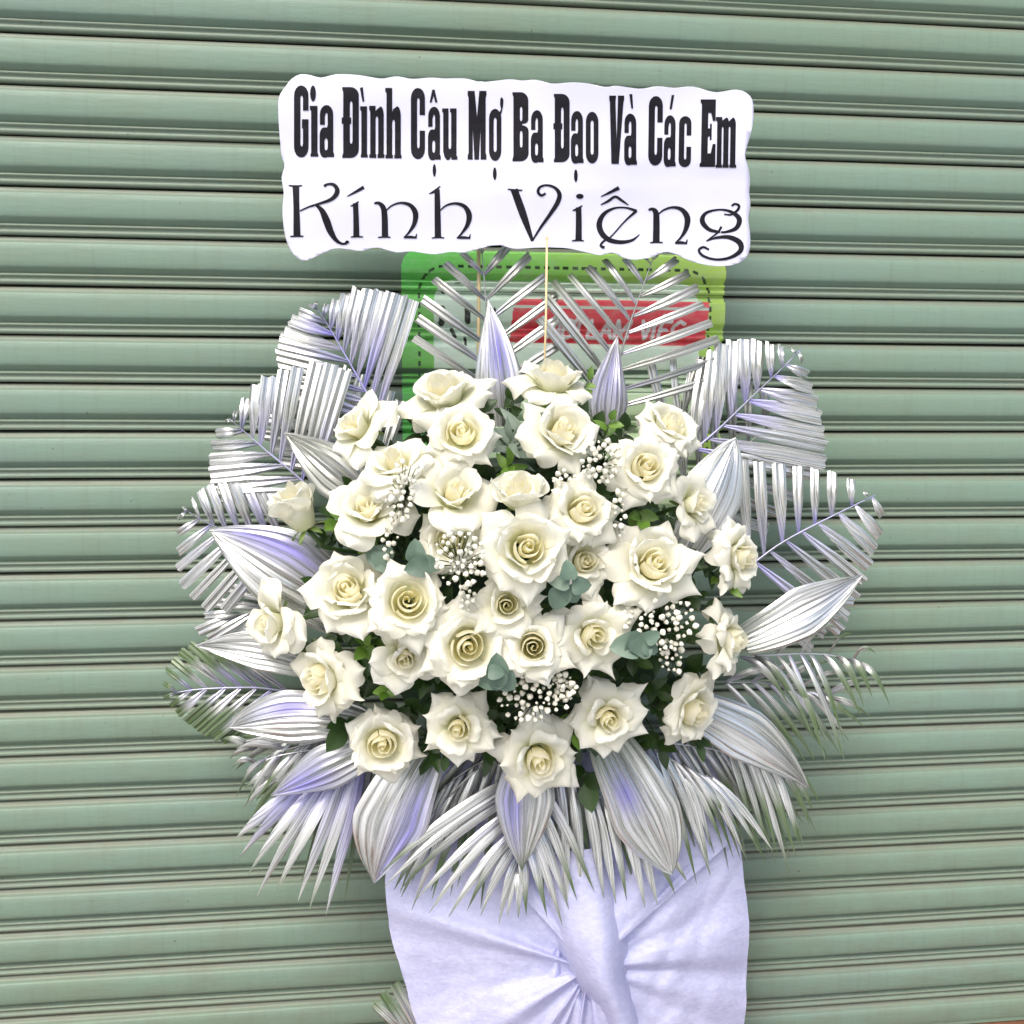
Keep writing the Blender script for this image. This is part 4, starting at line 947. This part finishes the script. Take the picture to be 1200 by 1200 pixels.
for (x, y) in spots:
    near = sorted(range(len(ROSES)), key=lambda i: (ROSES[i][0]-x)**2+(ROSES[i][1]-y)**2)
    if math.hypot(ROSES[near[0]][0]-x, ROSES[near[0]][1]-y) < 17: continue
    a_, b_ = sorted(near[:2]); lab_ = 'dark green sprig between %s and %s' % (SHORT[a_], SHORT[b_])
    dd = dome(x, y)-rnd.uniform(.035, .075)
    sprig(x, y, dd, ((x-612)/300+rnd.uniform(-.5, .5), (y-690)/300+rnd.uniform(-.5, .5)), 7, rnd.uniform(17, 27), 'dark', lab_, group=GR)
for (x, y, o_, nn_, s, lab) in [
  (690, 445, (.3, -.8), 4, 16, 'small light green sprig at the right of the topmost rose'), (716, 492, (.2, -.7), 4, 18, 'light green sprig at the foot of the narrow grey leaf'),
  (856, 690, (.3, .3), 8, 17, 'fresh green sprig between the two right edge roses'), (452, 812, (-.1, .2), 8, 17, 'yellow green leaf buds under the rose with few round petals'),
  (672, 862, (.1, .6), 5, 17, 'yellow green buds beside the lowest star rose'), (596, 545, (.0, -.3), 5, 24, 'light green leaves above the tight cupped rose'), (752, 612, (.0, .3), 5, 22, 'bright green leaf above the big bulging rose'),
  (632, 478, (-.4, -.5), 6, 18, 'small green leaves left of the rose under the topmost rose'), (432, 636, (-.2, .2), 6, 22, 'green leaves beside the left eucalyptus disc'), (428, 760, (-.2, .2), 6, 22, 'green leaves left of the rose with few round petals'),
  (395, 612, (-.4, .3), 5, 20, 'thin green leaves right of the closed rosebud')]:
    sprig(x, y, dome(x, y)-.008, o_, nn_, s, 'lime', lab)
for (x, y, o_, s, lab) in [(402, 852, (-.5, .5), 34, 'rounded dark green leaf under the lower left rose'), (688, 918, (.3, .8), 32, 'broad dark green leaf below the right of the lowest rose'), (505, 885, (-.3, .8), 28, 'dark green leaf above the long lavender and silver leaf'),
                       (818, 872, (.5, .7), 28, 'dark green leaves under the rose turned right'), (388, 700, (-.7, .0), 36, 'dark green leaf behind the rose beside the widest leaf'), (775, 876, (.4, .8), 28, 'dark green leaves at the head of the drooping silver leaf'), (575, 885, (-.1, .8), 28, 'dark green leaves left of the lowest rose')]:
    sprig(x, y, .225, o_, 4, s, 'dark', lab, spread=.5)
sprig(598, 515, .325, (.0, -.8), 15, 38, 'sage', 'grey green sage like sprig with slim leaves between the upper roses', mesh=SLIM, name='sage_sprig', spread=1.3, length=34)
sprig(618, 500, .315, (.3, -.8), 11, 34, 'sage', 'slim grey green sprig under the tall lavender leaf', mesh=SLIM, name='sage_sprig', spread=1.2)

def euca(label, discs, d):
    o = empty('eucalyptus_sprig', W(discs[0][0], discs[0][1], d-.03), label, 'eucalyptus'); base = o.location.copy()
    vs, fs = tube([base, W(discs[0][0], discs[0][1], d), W(discs[-1][0], discs[-1][1], d+.006)], .0016, .001, 5); part('stalk', vs, fs, M['stem'], o, uv=[(.5, .5)]*len(vs))
    for k, (x, y, r, an) in enumerate(discs):
        m = mpp(d); s = 2*r*m; c = W(x, y, d+.004+.004*k)
        dirv = Vector((math.cos(math.radians(an)), rnd.uniform(-.35, .1), -math.sin(math.radians(an)))).normalized()
        nrm = Vector((rnd.uniform(-.25, .25), -1, rnd.uniform(.0, .45))).normalized(); xx = dirv.cross(nrm).normalized(); nn = xx.cross(dirv)
        l = bpy.data.objects.new('leaf', ROUND); COL.objects.link(l); l.parent = o
        l.matrix_basis = Matrix.Translation(c-dirv*(s*.5)-base) @ Matrix((xx, dirv, nn)).transposed().to_4x4() @ Matrix.Scale(s, 4)
euca('three round eucalyptus leaves above the broad flat rose', [(487, 645, 13, -90), (505, 662, 12, 10), (488, 665, 14, 170)], .385)
euca('single cupped eucalyptus disc left of the three round leaves', [(443, 652, 17, 200), (446, 658, 12, 90)], .355)
euca('stack of dark round eucalyptus leaves right of the largest rose', [(654, 703, 15, 110), (672, 697, 13, 60), (655, 680, 13, 190), (682, 686, 12, 0), (666, 668, 12, -90)], .425)
euca('overlapping round eucalyptus leaves beside the right baby\'s breath', [(733, 757, 18, 180), (745, 757, 17, 120), (754, 754, 16, -60), (763, 760, 11, 20), (765, 746, 10, -30)], .41)
euca('rosette of pale eucalyptus leaves under the rose with double heart', [(574, 796, 17, 150), (592, 797, 17, 40), (583, 781, 15, -90), (583, 800, 13, 90), (582, 788, 10, 0)], .415)

# ------------------------------------------------------------------ baby's breath
def blossom_mesh():
    bm = bmesh.new(); bmesh.ops.create_icosphere(bm, subdivisions=2, radius=.46)
    for v_ in bm.verts:
        n_ = v_.co.normalized(); k_ = 1+.30*math.sin(n_.x*8+1)*math.sin(n_.y*8+.5)+.16*math.sin(n_.z*9)
        v_.co *= k_*(1.0 if n_.z > -.2 else .85)
    me = bpy.data.meshes.new('blossom'); bm.to_mesh(me); bm.free()
    me.polygons.foreach_set('use_smooth', [True]*len(me.polygons)); return me
BLO = blossom_mesh(); BLO.materials.append(M['gyp'])
def spray(px, py, rx, ry, n, dd, label, rot=0., size=6.9):
    d = dome(px, py)+dd; base = W(px, py+ry*.2, d-.08)
    o = empty('babys_breath_spray', base, label, 'baby\'s breath', 'baby\'s breath sprays among the roses')
    tv, tf = [], []; pts = []
    for k in range(n):
        for _ in range(30):
            r = math.sqrt(rnd.random()); a = rnd.uniform(0, 6.28)
            x = r*math.cos(a)*rx; y = r*math.sin(a)*ry
            x, y = x*math.cos(rot)-y*math.sin(rot), x*math.sin(rot)+y*math.cos(rot)
            if all((x-a_)**2+(y-b_)**2 > 36 for a_, b_ in pts): break
        pts.append((x, y)); p = W(px+x, py+y, d+rnd.uniform(-.012, .016)+.012*(1-r))
        mid = (p*.6+base*.4)+Vector((0, .004, 0))
        vs, fs = tube([base, mid, p], .0010, .0006, 3); q = len(tv); tv += vs; tf += [tuple(i+q for i in f_) for f_ in fs]
        b = bpy.data.objects.new('blossom', BLO); COL.objects.link(b); b.parent = o
        dr = Vector((x*.03+rnd.uniform(-.5, .5), -1.2, -y*.03+rnd.uniform(-.2, .7))).normalized()
        s = size*mpp(d)*rnd.choice((.5, .7, .85, 1., 1.1, 1.25))*rnd.uniform(.9, 1.1)
        b.matrix_basis = Matrix.Translation(p-base) @ dr.to_track_quat('Z', 'Y').to_matrix().to_4x4() @ Matrix.Rotation(rnd.uniform(0, 6), 4, 'Z') @ Matrix.Scale(s, 4)
    part('stalks', tv, tf, M['stem'], o, uv=[(.5, .5)]*len(tv))
spray(472, 575, 20, 38, 42, .055, 'baby\'s breath over the half covered upper left rose', .25)
spray(457, 632, 9, 24, 12, .02, 'thin trail of baby\'s breath above the left eucalyptus', .1)
spray(538, 655, 32, 34, 46, .055, 'baby\'s breath spray in front of the rose left of the largest rose', -.4)
spray(549, 700, 12, 16, 12, .03, 'few baby\'s breath dots above the rose with double heart')
spray(706, 540, 26, 26, 34, .035, 'baby\'s breath cloud left of the ruffled upper right rose')
spray(726, 605, 8, 30, 14, .02, 'thin line of baby\'s breath right of the rose beside the cupped one')
spray(662, 560, 14, 10, 9, .02, 'few baby\'s breath dots right above the tight cupped rose')
spray(772, 728, 44, 34, 74, .03, 'largest baby\'s breath cloud under the big bulging rose')
spray(788, 768, 16, 22, 20, .025, 'baby\'s breath hanging right of the overlapping eucalyptus leaves')
spray(630, 815, 46, 28, 66, .03, 'wide baby\'s breath cloud above the lowest star rose', -.25)
spray(660, 805, 14, 18, 12, .03, 'baby\'s breath dots left of the star shaped rose')

# ------------------------------------------------------------------ draped cloth
cloth = empty('draped_cloth', (FOAM_C.x, -.14, 0), 'lavender white nonwoven cloth draped and knotted around the stand', 'cloth')
def sheet(name, rows, nr=40, nc=46, fn=None, end=None):
    R_ = [cr(r, nc) for r in rows]; G = np.array([cr([R_[i][j] for i in range(len(rows))], nr) for j in range(nc)]).transpose(1, 0, 2)
    vs, uv = [], []
    for a in range(nr):
        for b in range(nc):
            x, y, d = G[a, b]; s, t = b/(nc-1), a/(nr-1)
            if fn: d += fn(s, t, x, y)
            q = Vector((x*.021, y*.021, len(name))); d += .0045*mnoise.noise(q)+.0030*abs(mnoise.noise(q*2.3+Vector((3, 1, 0))))+.0012*mnoise.noise(q*5)
            vs.append(W(x, y, d)); uv.append((s, t))
    return part(name, vs, grid_faces(nr, nc), M['cloth'], cloth, uv=uv)
S_ = math.sin
FL = 1330                                               # rows below the picture run down to the floor
sheet('back_drape', [[(470, 880, .10), (600, 885, .12), (740, 880, .12), (852, 885, .10)], [(458, 960, .10), (600, 965, .13), (740, 960, .14), (858, 950, .115)], [(452, 1050, .11), (600, 1050, .12), (740, 1050, .13), (872, 1050, .12)],
      [(468, 1130, .11), (600, 1130, .10), (740, 1130, .10), (876, 1120, .12)], [(492, 1215, .11), (600, 1215, .10), (740, 1215, .10), (870, 1215, .12)], [(500, FL, .11), (600, FL, .10), (740, FL, .10), (870, FL, .12)]], 40, 60,
      lambda s, t, x, y: .006*S_(s*17+t*2)+.004*S_(s*31-t*5))
KX, KY = 690, 1136                                      # the cloth is gathered to a knot here
SIDE = [(452, 1030), (456, 1085), (470, 1140), (490, 1205), (500, FL), (870, FL), (872, 1205), (878, 1080), (868, 1000), (852, 890), (700, 880), (560, 880), (465, 930)]
def edge_r(th):
    c_, s_ = math.cos(th), math.sin(th); best = 900
    for (x1, y1), (x2, y2) in zip(SIDE, SIDE[1:]+SIDE[:1]):
        ex, ey = x2-x1, y2-y1; den = c_*ey-s_*ex
        if abs(den) < 1e-9: continue
        t = ((x1-KX)*ey-(y1-KY)*ex)/den; u = ((x1-KX)*s_-(y1-KY)*c_)/den
        if t > 0 and -1e-6 <= u <= 1+1e-6: best = min(best, t)
    return best
def gathered(name, a0, a1, na=150, nr=46, base=.15, amp=1.0, seed=0.):
    vs, uv = [], []
    for i in range(na):
        th = math.radians(a0+(a1-a0)*i/(na-1)); R_ = edge_r(th)*(1+.016*mnoise.noise(Vector((th*5, 7, 0))))
        wob = mnoise.noise(Vector((th*2.2, seed, 0)))
        f1 = .5+.5*math.cos(th*5.1+wob*7+seed); f2 = .5+.5*math.cos(th*17+wob*7+seed*2); f3 = math.sin(th*27+wob*6)
        for j in range(nr):
            q = j/(nr-1); r = 7+(R_-7)*q**1.25; x, y = KX+r*math.cos(th), KY+r*math.sin(th)
            rp = r/150
            d = base+.034*math.sin(math.pi*min(1, q**.5))*(1-.2*q)+.012*(1-q)-.022*q**4
            gath = math.exp(-rp*1.1)
            d += amp*(min(1, r/26)*(.030*f1**1.2*(.75+.25*gath)+.009*f2**1.5*gath+.0014*f3*gath*gath))
            p_ = Vector((x*.017, y*.017, seed)); d += .013*mnoise.noise(Vector((x*.017, y*.007, seed)))+.012*abs(mnoise.noise(Vector((x*.022+y*.010, y*.008, seed+3))))+.0016*mnoise.noise(p_*5)
            vs.append(W(x, y, d)); uv.append((q, i/na))
    return part(name, vs, grid_faces(na, nr), M['cloth'], cloth, uv=uv)
gathered('gathered_drape', 124, 232, 150, 46, .150, .6, 1.3)
gathered('gathered_drape', 228, 318, 110, 40, .146, .8, 4.1)
gathered('gathered_drape', 314, 446, 150, 46, .150, .45, 2.2)
gathered('inner_pleats', 76, 128, 110, 40, .100, 1.5, 5.0)
sheet('knot_tail', [[(646, 1112, .178), (652, 1112, .185), (658, 1120, .182)], [(630, 1140, .165), (646, 1144, .185), (660, 1152, .178)], [(613, 1205, .155), (636, 1205, .18), (652, 1205, .165)], [(606, FL, .15), (636, FL, .18), (655, FL, .16)]], 36, 24,
      lambda s, t, x, y: .007*abs(S_(s*6+t*1.2+.5)))
sheet('knot_tail', [[(658, 1120, .176), (664, 1122, .182), (672, 1130, .18)], [(654, 1160, .16), (672, 1162, .18), (690, 1168, .172)], [(650, 1205, .155), (678, 1205, .178), (706, 1205, .168)], [(648, FL, .15), (680, FL, .17), (712, FL, .16)]], 36, 24,
      lambda s, t, x, y: .007*abs(S_(s*8+t*1.4)))
sheet('centre_fold', [[(628, 1000, .17), (650, 998, .21), (690, 995, .215), (712, 990, .175)], [(630, 1050, .17), (655, 1048, .225), (700, 1044, .23), (730, 1042, .18)], [(644, 1100, .17), (672, 1102, .235), (712, 1100, .24), (742, 1095, .185)],
      [(668, 1145, .17), (694, 1150, .24), (722, 1148, .238), (738, 1142, .185)], [(705, 1205, .17), (722, 1208, .225), (742, 1206, .225), (752, 1204, .18)], [(735, FL, .16), (745, FL, .2), (758, FL, .2), (768, FL, .17)]], 50, 30,
      lambda s, t, x, y: .004*S_(s*11+t*3)+.003*S_(t*14+s*4))
